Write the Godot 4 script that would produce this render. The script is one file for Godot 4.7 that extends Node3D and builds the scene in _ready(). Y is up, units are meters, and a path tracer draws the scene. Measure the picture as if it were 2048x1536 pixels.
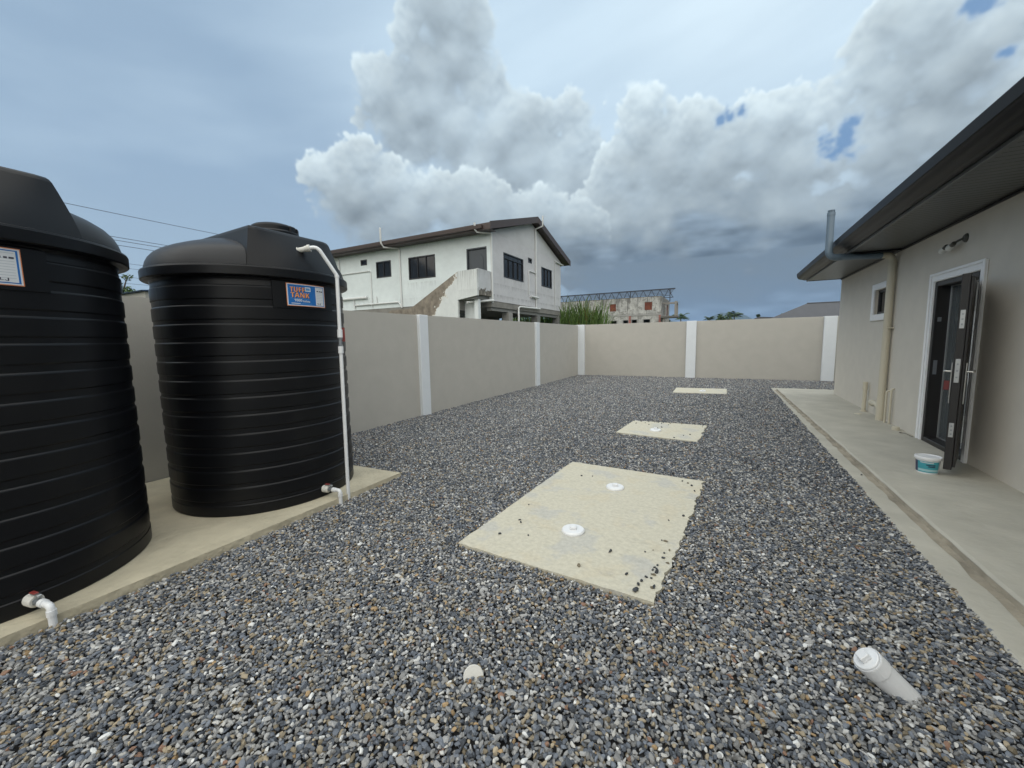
extends Node3D
# A gravel yard between a taupe boundary wall and a bungalow, two black water tanks at one side.
# x runs across the yard, -z runs along it, y is up, metres.

const BACK := [[-126.5, 36.7, 3.81], [-130.4, 34.8, 2.06], [-125.0, 33.1, 3.89], [-128.7, 31.6, 3.95], [-133.5, 29.6, 3.09], [-135.2, 30.5, 1.45], [-132.1, 26.9, 3.95], [-128.2, 28.9, 4.16], [-125.4, 26.1, 4.68], [-130.3, 24.8, 3.30], [-121.9, 30.1, 3.11], [-122.7, 35.3, 2.57], [-119.0, 25.7, 4.21], [-115.6, 27.4, 2.07], [-121.8, 22.0, 5.32], [-115.7, 22.4, 5.29], [-109.0, 27.5, 2.14], [-109.0, 24.5, 2.92], [-111.6, 22.3, 3.51], [-111.0, 18.3, 6.75]]
const MID := [[-99.8, 27.5, 2.23], [-100.4, 24.8, 3.08], [-101.5, 21.4, 4.22], [-97.5, 20.9, 4.38], [-93.6, 22.9, 2.45], [-94.1, 25.1, 1.30], [-91.8, 20.0, 4.68], [-88.3, 23.2, 1.81], [-87.2, 20.6, 3.87], [-86.1, 23.5, 1.83], [-84.7, 23.5, 1.61], [-82.8, 22.3, 1.94], [-81.1, 23.0, 1.53], [-83.7, 18.9, 4.21], [-81.0, 17.8, 3.16], [-79.9, 21.1, 2.04], [-77.3, 17.8, 3.78], [-77.6, 21.7, 2.01], [-75.9, 23.9, 3.21], [-77.9, 26.2, 1.72], [-74.7, 26.8, 3.17], [-72.1, 22.9, 3.86], [-69.6, 23.9, 2.91], [-67.8, 19.0, 3.59], [-73.1, 18.6, 4.15], [-70.0, 15.2, 4.34], [-74.8, 13.6, 4.55], [-79.4, 12.1, 5.08], [-84.9, 13.6, 5.54], [-91.1, 14.6, 6.01], [-97.4, 14.2, 6.47], [-103.7, 15.4, 5.51], [-87.7, 9.1, 5.99], [-80.9, 7.7, 5.40], [-93.1, 8.4, 6.47], [-74.5, 8.3, 4.27], [-99.1, 8.9, 6.24], [-105.6, 10.6, 5.17]]
const FRONT := [[-142.9, 19.8, 0.95], [-141.2, 20.1, 1.83], [-138.9, 20.7, 2.62], [-136.7, 21.7, 2.20], [-138.2, 17.7, 3.99], [-134.1, 19.2, 3.48], [-132.0, 16.4, 4.25], [-129.3, 19.2, 2.69], [-127.3, 17.8, 3.37], [-124.0, 17.3, 3.74], [-136.5, 15.0, 3.57], [-120.6, 16.1, 5.08], [-115.1, 14.8, 5.15], [-109.0, 13.9, 4.47]]
const HOLES := [[-79.7, 19.5, 1.73], [-79.4, 20.5, 1.10], [-78.9, 21.0, 0.71], [-91.4, 24.3, 0.78], [-90.4, 24.4, 0.87], [-89.2, 24.6, 0.61], [-70.6, 27.0, 1.15], [-68.8, 22.8, 0.51]]

var rng := RandomNumberGenerator.new()

func _ready() -> void:
	rng.seed = 20240611
	# ---- camera
	var cam := Camera3D.new()
	cam.name = "camera"
	cam.transform = Transform3D(Basis(Vector3(0.8839, -0.0173, -0.4673), Vector3(-0.0353, 0.9940, -0.1037), Vector3(0.4663, 0.1082, 0.8780)).orthonormalized(), Vector3(0, 1.6, 0))
	cam.fov = 87.66
	cam.near = 0.05
	cam.far = 9000.0
	add_child(cam)
	cam.current = true
	# ---- sky, light, exposure
	var env := Environment.new()
	env.background_mode = Environment.BG_SKY
	var sky := Sky.new()
	var pano := PanoramaSkyMaterial.new()
	pano.panorama = make_sky()
	sky.sky_material = pano
	env.sky = sky
	env.background_energy_multiplier = 1.0
	env.tonemap_mode = Environment.TONE_MAPPER_LINEAR
	env.tonemap_exposure = 2.35
	env.fog_enabled = true
	env.fog_density = 0.00017
	env.fog_light_color = Color(0.58, 0.70, 0.86)
	env.sdfgi_enabled = true
	env.ssao_enabled = true
	env.ssil_enabled = true
	var we := WorldEnvironment.new()
	we.name = "sky"
	we.environment = env
	add_child(we)
	var sun := DirectionalLight3D.new()
	sun.name = "sun_behind_cloud"
	sun.light_energy = 0.5
	sun.light_angular_distance = 120.0
	sun.light_color = Color(1.0, 0.965, 0.90)
	sun.shadow_enabled = true
	add_child(sun)
	sun.look_at_from_position(Vector3.ZERO, -SUN)
	build_all()

# ------------------------------------------------------------------ sky
const SUN := Vector3(0.14, 0.78, 0.58)
const GLOW := Vector3(0.02, 0.62, -0.76)
const SW := 2560
const SH := 1280
const SKY_GAIN := 0.485       # the sky as the camera shows it, over the exposure
const STOP := 60.0            # degrees above which only the veil is computed
var sky_rows := []
var sky_dens := []
var sky_puffs := []
var n_warp: FastNoiseLite
var n_lump: FastNoiseLite
var n_fine: FastNoiseLite
var n_veil: FastNoiseLite
var n_big: FastNoiseLite

func noise(kind: int, freq: float, oct: int, sd: int, gain := 0.5) -> FastNoiseLite:
	var n := FastNoiseLite.new()
	n.noise_type = kind
	n.frequency = freq
	n.seed = sd
	n.fractal_type = FastNoiseLite.FRACTAL_FBM
	n.fractal_octaves = oct
	n.fractal_gain = gain
	return n

func make_sky() -> Texture2D:
	n_warp = noise(FastNoiseLite.TYPE_SIMPLEX_SMOOTH, 7.0, 3, 3)
	n_lump = noise(FastNoiseLite.TYPE_CELLULAR, 13.0, 3, 5, 0.55)
	n_lump.cellular_return_type = FastNoiseLite.RETURN_DISTANCE
	n_lump.fractal_lacunarity = 2.3
	n_fine = noise(FastNoiseLite.TYPE_SIMPLEX_SMOOTH, 55.0, 3, 8)
	n_veil = noise(FastNoiseLite.TYPE_SIMPLEX_SMOOTH, 1.6, 5, 12)
	n_big = noise(FastNoiseLite.TYPE_SIMPLEX_SMOOTH, 3.2, 3, 21)
	sky_puffs = [BACK.duplicate(true), MID.duplicate(true), FRONT.duplicate(true)]
	var r := RandomNumberGenerator.new()
	r.seed = 77
	for i in 46:              # the cloud banks go on all round
		var az := r.randf_range(-52.0, 176.0)
		var el := r.randf_range(4.0, 24.0)
		for k in 4:
			sky_puffs[1].append([az + r.randf_range(-7, 7), el + r.randf_range(-3, 4), r.randf_range(3.0, 6.5)])
	for layer in 3:
		for p in sky_puffs[layer]:
			p[0] = fposmod(p[0], 360.0)
	sky_rows.resize(SH)
	sky_dens.resize(SH)
	var job := WorkerThreadPool.add_group_task(_sky_density, SH / 2)
	WorkerThreadPool.wait_for_group_task_completion(job)
	job = WorkerThreadPool.add_group_task(_sky_colour, SH / 2)
	WorkerThreadPool.wait_for_group_task_completion(job)
	var bytes := PackedByteArray()
	for y in SH:
		bytes.append_array((sky_rows[y] if y < SH / 2 else sky_rows[SH / 2 - 1]).to_byte_array())
	return ImageTexture.create_from_image(Image.create_from_data(SW, SH, false, Image.FORMAT_RGBF, bytes))

func sky_dir(x: int, y: int) -> Vector3:
	var el := PI * (0.5 - (y + 0.5) / SH)
	var a := TAU * ((x + 0.5) / SW - 0.25)
	return Vector3(cos(a) * cos(el), sin(el), sin(a) * cos(el))

func _sky_density(y: int) -> void:
	# depth in degrees inside each bank of cloud, for one row
	var el := 180.0 * (0.5 - (y + 0.5) / SH)
	var row := PackedFloat32Array()
	row.resize(SW * 3)
	row.fill(-9.0)
	if el < STOP:
		for layer in 3:
			var near := []
			for p in sky_puffs[layer]:
				if absf(p[1] - el) < p[2] + 3.0:
					near.append(p)
			if near.is_empty():
				continue
			var squeeze := cos(deg_to_rad(el))
			for x in SW:
				var az := fposmod(360.0 * ((x + 0.5) / SW - 0.25), 360.0)
				var d := -9.0
				for p in near:
					var da := absf(az - p[0])
					if da > 180.0:
						da = 360.0 - da
					da *= squeeze
					if da < p[2] + 3.0:
						var s: float = p[2] - sqrt(da * da + (el - p[1]) * (el - p[1]))
						d = maxf(d, s) + maxf(0.0, 0.9 - absf(d - s)) * 0.28
				if d > -2.8:
					var v := sky_dir(x, y)
					v += Vector3(layer * 3.1, layer * 1.7, 0.0)
					var w := n_warp.get_noise_3dv(v * 1.0)
					var q := v + Vector3(w, n_warp.get_noise_3dv(v + Vector3(5, 0, 0)), -w) * 0.035
					var l := n_lump.get_noise_3dv(q)          # -1 at cell centres
					var inner := 1.0 - 0.55 * smoothstep(0.8, 3.6, d)
					d += 0.75 + w * 1.6 + ((-0.45 - l) * 1.9 + n_fine.get_noise_3dv(v) * 0.5) * inner
					d += (-0.5 - n_lump.get_noise_3dv(v * 2.7)) * 0.85 * (1.0 - 0.8 * smoothstep(0.3, 2.4, d))
				row[x * 3 + layer] = d
	sky_dens[y] = row

func veil(v: Vector3, el: float) -> Vector3:
	# blue air under a thin, uneven veil that brightens towards the high white cloud
	var toward := v.dot(GLOW.normalized())
	var q := Vector3(v.x, v.y * 2.2, v.z) / (0.35 + v.y)
	var n := n_veil.get_noise_3dv(q * 0.55)
	var m := n_veil.get_noise_3dv(Vector3(v.x * 0.7 + v.z * 0.5, v.y * 3.4 - v.x * 0.8, v.z) * 1.5 + Vector3(9, 0, 0))
	var blue := Vector3(0.315, 0.405, 0.54)
	var white := Vector3(0.58, 0.675, 0.80)
	var t := clampf(0.12 + smoothstep(0.60, 0.95, toward) * 0.85 + n * 0.24 + m * 0.30, 0.0, 1.1)
	var c := blue.lerp(white, t)
	c = c.lerp(Vector3(0.385, 0.465, 0.56), (1.0 - smoothstep(3.0, 20.0, el)) * 0.75)
	c += Vector3(0.12, 0.105, 0.08) * pow(maxf(toward, 0.0), 40.0)
	c += Vector3(0.9, 0.86, 0.78) * pow(maxf(v.dot(SUN.normalized()), 0.0), 20.0)
	return c

func _sky_colour(y: int) -> void:
	var el := 180.0 * (0.5 - (y + 0.5) / SH)
	var row := PackedFloat32Array()
	row.resize(SW * 3)
	var here: PackedFloat32Array = sky_dens[y]
	var up1 := int(SH / 180.0 * 0.7)
	var up2 := int(SH / 180.0 * 2.4)
	var side := int(SH / 180.0 * 1.6)
	var a1: PackedFloat32Array = sky_dens[maxi(y - up1, 0)]
	var a2: PackedFloat32Array = sky_dens[maxi(y - up2, 0)]
	var low := smoothstep(5.0, 24.0, el)
	for x in SW:
		var v := sky_dir(x, y)
		var c := veil(v, el)
		if el < STOP:
			var hole := -9.0
			var az := 360.0 * ((x + 0.5) / SW - 0.25)
			if az > 180.0:
				az -= 360.0
			if az > -115.0 and az < -60.0:
				for p in HOLES:
					var da: float = (az - p[0]) * cos(deg_to_rad(el))
					if absf(da) < 6.0:
						hole = maxf(hole, 1.0 - Vector2(da, el - p[1]).length() / p[2])
				if hole > -1.2:
					hole = 0.88 * smoothstep(-0.45, 0.7, hole + n_fine.get_noise_3dv(v * 0.6) * 0.8 + n_fine.get_noise_3dv(v * 1.9) * 0.22)
			if hole < 0.0:
				hole = 0.0
			c = c.lerp(Vector3(0.10, 0.22, 0.44), hole)
			var wide := n_big.get_noise_3dv(Vector3(v.x, v.y * 1.5, v.z) * 1.3)
			var mid := n_big.get_noise_3dv(Vector3(v.x, v.y * 1.4, v.z) * 4.0 + Vector3(3, 0, 0))
			for layer in 3:
				var at := x * 3 + layer
				var d := here[at]
				if d <= 0.0:
					continue
				var left := here[((x - side + SW) % SW) * 3 + layer]
				var under := smoothstep(0.0, 1.0, a2[at] - d)
				var soft := 0.40 + under * 2.4 + clampf(mid * 2.2 + wide, 0.0, 1.6)
				var alpha := smoothstep(0.0, soft, d) * (1.0 - hole) * (0.86 if layer == 0 else 0.97)
				var deep := smoothstep(0.3, 4.5, d)
				var fade := lerpf(1.0, 0.5, deep)
				var lit := (clampf((d - a1[at]) / 1.3, -0.8, 1.0) * 0.5 + clampf((d - a2[at]) / 3.0, -0.8, 1.0) * 0.7 + clampf((d - left) / 3.0, -0.6, 0.8) * 0.35) * fade
				var rim := (1.0 - smoothstep(0.0, 1.1, d)) * clampf(0.5 + lit, 0.0, 1.0)
				var k := 0.525 - deep * 0.07 + lit * 0.20 + rim * 0.15 + wide * 0.16 + mid * 0.07
				k *= lerpf(0.46, 1.0, low)
				var body := Vector3(0.895, 1.0, 1.12) * k
				body = body.lerp(Vector3(k * 0.98, k * 1.035, k * 1.08), clampf(lit + rim, 0.0, 1.0) * 0.7)
				c = c.lerp(body, alpha)
			# the dark base of the bank, down to the horizon
			var from := smoothstep(-0.50, -0.26, v.x + wide * 0.12) if v.z < 0.0 else 1.0
			var b := smoothstep(17.0, 10.0, el + wide * 7.0 + mid * 3.0) * from
			var s := n_warp.get_noise_3dv(Vector3(v.x, v.y * 5.0, v.z) * 1.2) * 0.5 + n_fine.get_noise_3dv(Vector3(v.x, v.y * 4.0, v.z) * 0.2) * 0.35
			var base := Vector3(0.27, 0.325, 0.40).lerp(Vector3(0.13, 0.168, 0.222), smoothstep(14.5, 7.5, el + mid * 3.0))
			base = base.lerp(Vector3(0.21, 0.27, 0.355), smoothstep(6.5, 2.5, el + wide * 3.0))
			base *= 0.92 + s * 0.62
			c = c.lerp(base, b * 0.92)
		row[x * 3] = c.x * SKY_GAIN * 0.925
		row[x * 3 + 1] = c.y * SKY_GAIN * 1.005
		row[x * 3 + 2] = c.z * SKY_GAIN
	sky_rows[y] = row

# ------------------------------------------------------------------ tools
var used := {}

func numbered(called: String) -> String:
	if not used.has(called):
		used[called] = 0
		return called
	used[called] += 1
	return "%s_%03d" % [called, used[called]]

func tag(o: Node3D, label := "", category := "", group := "", kind := "") -> Node3D:
	if label: o.set_meta("label", label)
	if category: o.set_meta("category", category)
	if group: o.set_meta("group", group)
	if kind: o.set_meta("kind", kind)
	return o

func thing(called: String, label: String, category: String, at := Vector3.ZERO, turn := 0.0, group := "") -> Node3D:
	var o := Node3D.new()
	o.name = numbered(called)
	add_child(o)
	o.position = at
	o.rotation.y = turn
	tag(o, label, category, group)
	return o

func put(called: String, mesh: Mesh, m: Material, parent: Node3D = null, at := Transform3D()) -> MeshInstance3D:
	var o := MeshInstance3D.new()
	o.mesh = mesh
	o.material_override = m
	o.transform = at
	if parent == null:
		o.name = numbered(called)
		add_child(o)
	else:
		o.name = called
		var k := 1
		while parent.has_node(NodePath(o.name)):
			o.name = "%s_%03d" % [called, k]
			k += 1
		parent.add_child(o, true)
	return o

func many(called: String, mesh: Mesh, m: Material, parent: Node3D, spots: Array) -> void:
	# alike pieces of one thing, numbered without searching
	for i in spots.size():
		var o := MeshInstance3D.new()
		o.mesh = mesh
		o.material_override = m
		o.transform = spots[i]
		o.name = called if i == 0 else "%s_%03d" % [called, i]
		parent.add_child(o, true)

func fresh() -> SurfaceTool:
	var st := SurfaceTool.new()
	st.begin(Mesh.PRIMITIVE_TRIANGLES)
	st.set_smooth_group(-1)
	return st

func done(st: SurfaceTool) -> ArrayMesh:
	st.generate_normals()
	return st.commit()

func tri(st: SurfaceTool, a: Vector3, b: Vector3, c: Vector3) -> void:
	st.add_vertex(a); st.add_vertex(c); st.add_vertex(b)

func quad(st: SurfaceTool, a: Vector3, b: Vector3, c: Vector3, d: Vector3) -> void:
	tri(st, a, b, c)
	tri(st, a, c, d)

func quad_uv(st: SurfaceTool, p: Array, uv: Array) -> void:
	for i in [0, 2, 1, 0, 3, 2]:
		st.set_uv(uv[i])
		st.add_vertex(p[i])

# a box from lo to hi with chamfered edges, its corners turned by t
func bx(st: SurfaceTool, lo: Vector3, hi: Vector3, b := 0.0, t := Transform3D()) -> void:
	st.set_smooth_group(-1)
	b = minf(b, minf(hi.x - lo.x, minf(hi.y - lo.y, hi.z - lo.z)) * 0.45)
	if b <= 0.0:
		var v := []
		for i in 8:
			v.append(t * Vector3(hi.x if i & 1 else lo.x, hi.y if i & 2 else lo.y, hi.z if i & 4 else lo.z))
		for f in [[0, 4, 6, 2], [1, 3, 7, 5], [0, 1, 5, 4], [2, 6, 7, 3], [0, 2, 3, 1], [4, 5, 7, 6]]:
			quad(st, v[f[0]], v[f[1]], v[f[2]], v[f[3]])
		return
	var c := (lo + hi) * 0.5
	var h := (hi - lo) * 0.5
	var g := h - Vector3(b, b, b)
	var P := func(ax: int, sx: int, sy: int, sz: int) -> Vector3:
		var q := Vector3(sx * (h.x if ax == 0 else g.x), sy * (h.y if ax == 1 else g.y), sz * (h.z if ax == 2 else g.z))
		return t * (c + q)
	for s in [-1, 1]:
		var f0 := [P.call(0, s, -1, -1), P.call(0, s, 1, -1), P.call(0, s, 1, 1), P.call(0, s, -1, 1)]
		var f1 := [P.call(1, -1, s, -1), P.call(1, -1, s, 1), P.call(1, 1, s, 1), P.call(1, 1, s, -1)]
		var f2 := [P.call(2, -1, -1, s), P.call(2, 1, -1, s), P.call(2, 1, 1, s), P.call(2, -1, 1, s)]
		for f in [f0, f1, f2]:
			if s > 0: quad(st, f[0], f[1], f[2], f[3])
			else: quad(st, f[0], f[3], f[2], f[1])
	for s in [-1, 1]:
		for r in [-1, 1]:
			var e := [[P.call(0, s, r, -1), P.call(0, s, r, 1), P.call(1, s, r, 1), P.call(1, s, r, -1)],
				[P.call(0, s, -1, r), P.call(2, s, -1, r), P.call(2, s, 1, r), P.call(0, s, 1, r)],
				[P.call(1, -1, s, r), P.call(1, 1, s, r), P.call(2, 1, s, r), P.call(2, -1, s, r)]]
			for q in e:
				if s * r > 0: quad(st, q[0], q[1], q[2], q[3])
				else: quad(st, q[0], q[3], q[2], q[1])
			for u in [-1, 1]:
				var k := [P.call(0, s, r, u), P.call(1, s, r, u), P.call(2, s, r, u)]
				if s * r * u > 0: tri(st, k[0], k[1], k[2])
				else: tri(st, k[0], k[2], k[1])

func box_mesh(lo: Vector3, hi: Vector3, b := 0.0) -> ArrayMesh:
	var st := fresh()
	bx(st, lo, hi, b)
	return done(st)

# a round bar along a path; one radius or one per point
func tube(st: SurfaceTool, path: Array, radius, sides := 14, caps := true, group := 1) -> void:
	var n := path.size()
	var rings := []
	var up := Vector3.UP
	for i in n:
		var a: Vector3 = path[maxi(i - 1, 0)]
		var b: Vector3 = path[mini(i + 1, n - 1)]
		var d := (b - a).normalized()
		if i == 0:
			up = Vector3.RIGHT if absf(d.y) > 0.8 else Vector3.UP
		up = (up - d * up.dot(d)).normalized()
		var side := d.cross(up)
		var r: float = radius[i] if radius is Array else radius
		var ring := []
		for k in sides:
			var w := TAU * k / sides
			ring.append(path[i] + (up * cos(w) + side * sin(w)) * r)
		rings.append(ring)
	st.set_smooth_group(group)
	for i in n - 1:
		for k in sides:
			var l := (k + 1) % sides
			quad(st, rings[i][k], rings[i][l], rings[i + 1][l], rings[i + 1][k])
	st.set_smooth_group(-1)
	if caps:
		for k in range(1, sides - 1):
			tri(st, rings[0][0], rings[0][k + 1], rings[0][k])
			tri(st, rings[n - 1][0], rings[n - 1][k], rings[n - 1][k + 1])

func bend(a: Vector3, b: Vector3, c: Vector3, r: float, steps := 6) -> Array:
	# points that round the corner b between a and c
	var p := b + (a - b).normalized() * r
	var q := b + (c - b).normalized() * r
	var out := []
	for i in steps + 1:
		var t := float(i) / steps
		out.append(p.lerp(b, t).lerp(b.lerp(q, t), t))
	return out

# profile [r, y] spun round y, each step in profile sharp unless smooth
func lathe(st: SurfaceTool, prof: Array, seg := 48, t := Transform3D(), smooth := false, group := 10, from := 0.0, to := TAU) -> void:
	for i in prof.size() - 1:
		st.set_smooth_group(group if smooth else group + i)
		for k in seg:
			var a := from + (to - from) * k / seg
			var b := from + (to - from) * (k + 1) / seg
			var p: Array = prof[i]
			var q: Array = prof[i + 1]
			var v0 := t * Vector3(sin(a) * p[0], p[1], cos(a) * p[0])
			var v1 := t * Vector3(sin(b) * p[0], p[1], cos(b) * p[0])
			var v2 := t * Vector3(sin(b) * q[0], q[1], cos(b) * q[0])
			var v3 := t * Vector3(sin(a) * q[0], q[1], cos(a) * q[0])
			if p[0] > 1e-5: tri(st, v0, v1, v2)
			if q[0] > 1e-5: tri(st, v0, v2, v3)
	st.set_smooth_group(-1)

# a flat outline (x, y) given a thickness along z, then placed by t
func slab(st: SurfaceTool, outline: PackedVector2Array, z0: float, z1: float, t := Transform3D()) -> void:
	st.set_smooth_group(-1)
	if Geometry2D.is_polygon_clockwise(outline):
		outline = outline.duplicate()
		outline.reverse()
	var ix := Geometry2D.triangulate_polygon(outline)
	for i in range(0, ix.size(), 3):
		var a := outline[ix[i]]
		var b := outline[ix[i + 1]]
		var c := outline[ix[i + 2]]
		if (b - a).cross(c - a) < 0:
			var s := b
			b = c
			c = s
		tri(st, t * Vector3(a.x, a.y, z1), t * Vector3(b.x, b.y, z1), t * Vector3(c.x, c.y, z1))
		tri(st, t * Vector3(a.x, a.y, z0), t * Vector3(c.x, c.y, z0), t * Vector3(b.x, b.y, z0))
	for i in outline.size():
		var a := outline[i]
		var b := outline[(i + 1) % outline.size()]
		quad(st, t * Vector3(a.x, a.y, z1), t * Vector3(a.x, a.y, z0), t * Vector3(b.x, b.y, z0), t * Vector3(b.x, b.y, z1))

func slab_mesh(points: Array, z0: float, z1: float, t := Transform3D()) -> ArrayMesh:
	var st := fresh()
	slab(st, PackedVector2Array(points), z0, z1, t)
	return done(st)

# ------------------------------------------------------------------ materials
func lin(r: float, g: float, b: float) -> Color:
	return Color(r, g, b).linear_to_srgb()

func mat(c: Vector3, rough := 0.7, metal := 0.0, spec := 0.5) -> StandardMaterial3D:
	var m := StandardMaterial3D.new()
	m.albedo_color = lin(c.x, c.y, c.z)
	m.roughness = rough
	m.metallic = metal
	m.metallic_specular = spec
	return m

func noise_tex(freq: float, oct: int, sd: int, lo: Color, hi: Color, size := 512, kind := FastNoiseLite.TYPE_SIMPLEX_SMOOTH, mid = null) -> NoiseTexture2D:
	var t := NoiseTexture2D.new()
	t.width = size
	t.height = size
	t.seamless = true
	t.noise = noise(kind, freq, oct, sd, 0.55)
	var g := Gradient.new()
	g.set_color(0, lo)
	g.set_color(1, hi)
	if mid != null:
		g.add_point(0.5, mid)
	t.color_ramp = g
	return t

# paint or concrete: base colour with an uneven tone and a fine relief, in world axes
func rough_mat(c: Vector3, vary: float, rough: float, scale: float, sd: int, relief := 0.0, relief_scale := 4.0) -> StandardMaterial3D:
	var m := mat(Vector3.ONE, rough)
	var lo := lin(c.x * (1 - vary), c.y * (1 - vary), c.z * (1 - vary))
	var hi := lin(c.x * (1 + vary), c.y * (1 + vary), c.z * (1 + vary))
	m.albedo_color = Color.WHITE
	m.albedo_texture = noise_tex(0.008, 6, sd, lo, hi)
	m.uv1_triplanar = true
	m.uv1_world_triplanar = true
	m.uv1_scale = Vector3.ONE * scale
	if relief > 0.0:
		var t := NoiseTexture2D.new()
		t.width = 512
		t.height = 512
		t.seamless = true
		t.as_normal_map = true
		t.bump_strength = relief
		t.noise = noise(FastNoiseLite.TYPE_SIMPLEX_SMOOTH, 0.03, 4, sd + 1, 0.6)
		m.normal_enabled = true
		m.normal_texture = t
	return m

# ------------------------------------------------------------------ yard
const WALL_X := -5.82
const WALL_Z := -17.43
const HOUSE_X := 2.6
var M := {}

func make_materials() -> void:
	M.taupe = rough_mat(Vector3(0.43, 0.412, 0.373), 0.04, 0.85, 0.45, 101, 0.25)
	M.post = rough_mat(Vector3(0.66, 0.69, 0.715), 0.03, 0.6, 0.5, 103, 0.2)
	M.house = rough_mat(Vector3(0.60, 0.562, 0.495), 0.04, 0.8, 0.5, 105, 0.25)
	M.trim = mat(Vector3(0.80, 0.81, 0.82), 0.45)
	M.cover = cover_material()
	M.walk = rough_mat(Vector3(0.43, 0.408, 0.345), 0.13, 0.75, 0.33, 111, 1.5)
	M.step = rough_mat(Vector3(0.30, 0.265, 0.205), 0.35, 0.9, 0.8, 113, 4.0)
	M.pad = rough_mat(Vector3(0.49, 0.44, 0.325), 0.18, 0.85, 0.4, 115, 2.0)
	M.tank = mat(Vector3(0.0048, 0.0052, 0.0065), 0.36, 0.0, 0.36)
	M.tank_top = rough_mat(Vector3(0.012, 0.0125, 0.0145), 0.3, 0.42, 0.9, 117)
	M.tank_top.metallic_specular = 0.38
	M.pvc = mat(Vector3(0.72, 0.73, 0.74), 0.35)
	M.pvc_old = mat(Vector3(0.58, 0.57, 0.53), 0.5)
	M.grey_metal = mat(Vector3(0.25, 0.27, 0.29), 0.35, 0.6)
	M.steel = mat(Vector3(0.55, 0.54, 0.52), 0.28, 1.0)
	M.plate = mat(Vector3(0.45, 0.46, 0.46), 0.4, 0.8)
	M.red = mat(Vector3(0.22, 0.035, 0.03), 0.4)
	M.gutter = mat(Vector3(0.011, 0.0108, 0.012), 0.32, 0.0, 0.22)
	M.soffit = mat(Vector3(0.075, 0.077, 0.073), 0.35)
	M.vent = mat(Vector3(0.135, 0.185, 0.235), 0.4)
	M.cream_pipe = mat(Vector3(0.54, 0.50, 0.395), 0.5)
	M.black_frame = mat(Vector3(0.016, 0.016, 0.018), 0.4)
	M.door = mat(Vector3(0.014, 0.013, 0.013), 0.45)
	M.inner = mat(Vector3(0.45, 0.44, 0.42), 0.8)
	M.tile = mat(Vector3(0.5, 0.5, 0.48), 0.25)
	var g := mat(Vector3(0.30, 0.34, 0.35), 0.04)
	g.transparency = BaseMaterial3D.TRANSPARENCY_ALPHA
	g.albedo_color.a = 0.16
	M.glass = g
	var d := mat(Vector3(0.012, 0.013, 0.015), 0.06)
	M.dark_glass = d

func cover_material() -> StandardMaterial3D:
	# cream screed with grey wet-trowelled patches, rusty blooms and pinholes
	var n := 512
	var im := Image.create(n, n, false, Image.FORMAT_RGB8)
	var a := noise(FastNoiseLite.TYPE_SIMPLEX_SMOOTH, 0.006, 5, 301, 0.6)
	var b := noise(FastNoiseLite.TYPE_SIMPLEX_SMOOTH, 0.010, 4, 302)
	var c := noise(FastNoiseLite.TYPE_SIMPLEX_SMOOTH, 0.09, 4, 303, 0.65)
	var s := noise(FastNoiseLite.TYPE_SIMPLEX_SMOOTH, 0.02, 3, 304)
	for y in n:
		for x in n:
			var p := Vector3(0.52, 0.49, 0.395)
			var grey := smoothstep(0.08, 0.35, a.get_noise_2d(x, y))
			p = p.lerp(Vector3(0.455, 0.445, 0.40), grey * 0.85)
			var rust := smoothstep(0.12, 0.5, b.get_noise_2d(x, y))
			p = p.lerp(Vector3(0.52, 0.43, 0.28), rust * 0.22)
			p *= 1.0 + c.get_noise_2d(x, y) * 0.16
			if s.get_noise_2d(x * 0.6, y * 4.0) > 0.42:
				p *= 0.93
			im.set_pixel(x, y, lin(p.x, p.y, p.z))
	var m := mat(Vector3.ONE, 0.85)
	m.albedo_color = Color.WHITE
	m.albedo_texture = ImageTexture.create_from_image(im)
	m.uv1_triplanar = true
	m.uv1_world_triplanar = true
	m.uv1_scale = Vector3.ONE * 0.43
	var t := NoiseTexture2D.new()
	t.seamless = true
	t.as_normal_map = true
	t.bump_strength = 1.0
	t.noise = noise(FastNoiseLite.TYPE_SIMPLEX_SMOOTH, 0.05, 4, 306, 0.65)
	m.normal_enabled = true
	m.normal_texture = t
	return m

func wall_top(z: float) -> float:
	return 2.145 - 0.0047 * z

func build_ground() -> void:
	var p := PlaneMesh.new()
	p.size = Vector2(9000, 9000)
	var g := put("ground", p, rough_mat(Vector3(0.06, 0.075, 0.03), 0.4, 0.95, 0.2, 121), null, Transform3D(Basis(), Vector3(0, -0.09, 0)))
	tag(g, "rough green ground around the yard and the houses", "", "", "structure")
	# the bed under the stones
	var st := fresh()
	bx(st, Vector3(WALL_X, -0.085, WALL_Z), Vector3(6.0, -0.035, 4.0))
	var bed := put("gravel_bed", done(st), rough_mat(Vector3(0.035, 0.034, 0.034), 0.5, 0.95, 2.0, 123))
	tag(bed, "dark bed of stone dust under the gravel", "", "", "structure")

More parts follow.
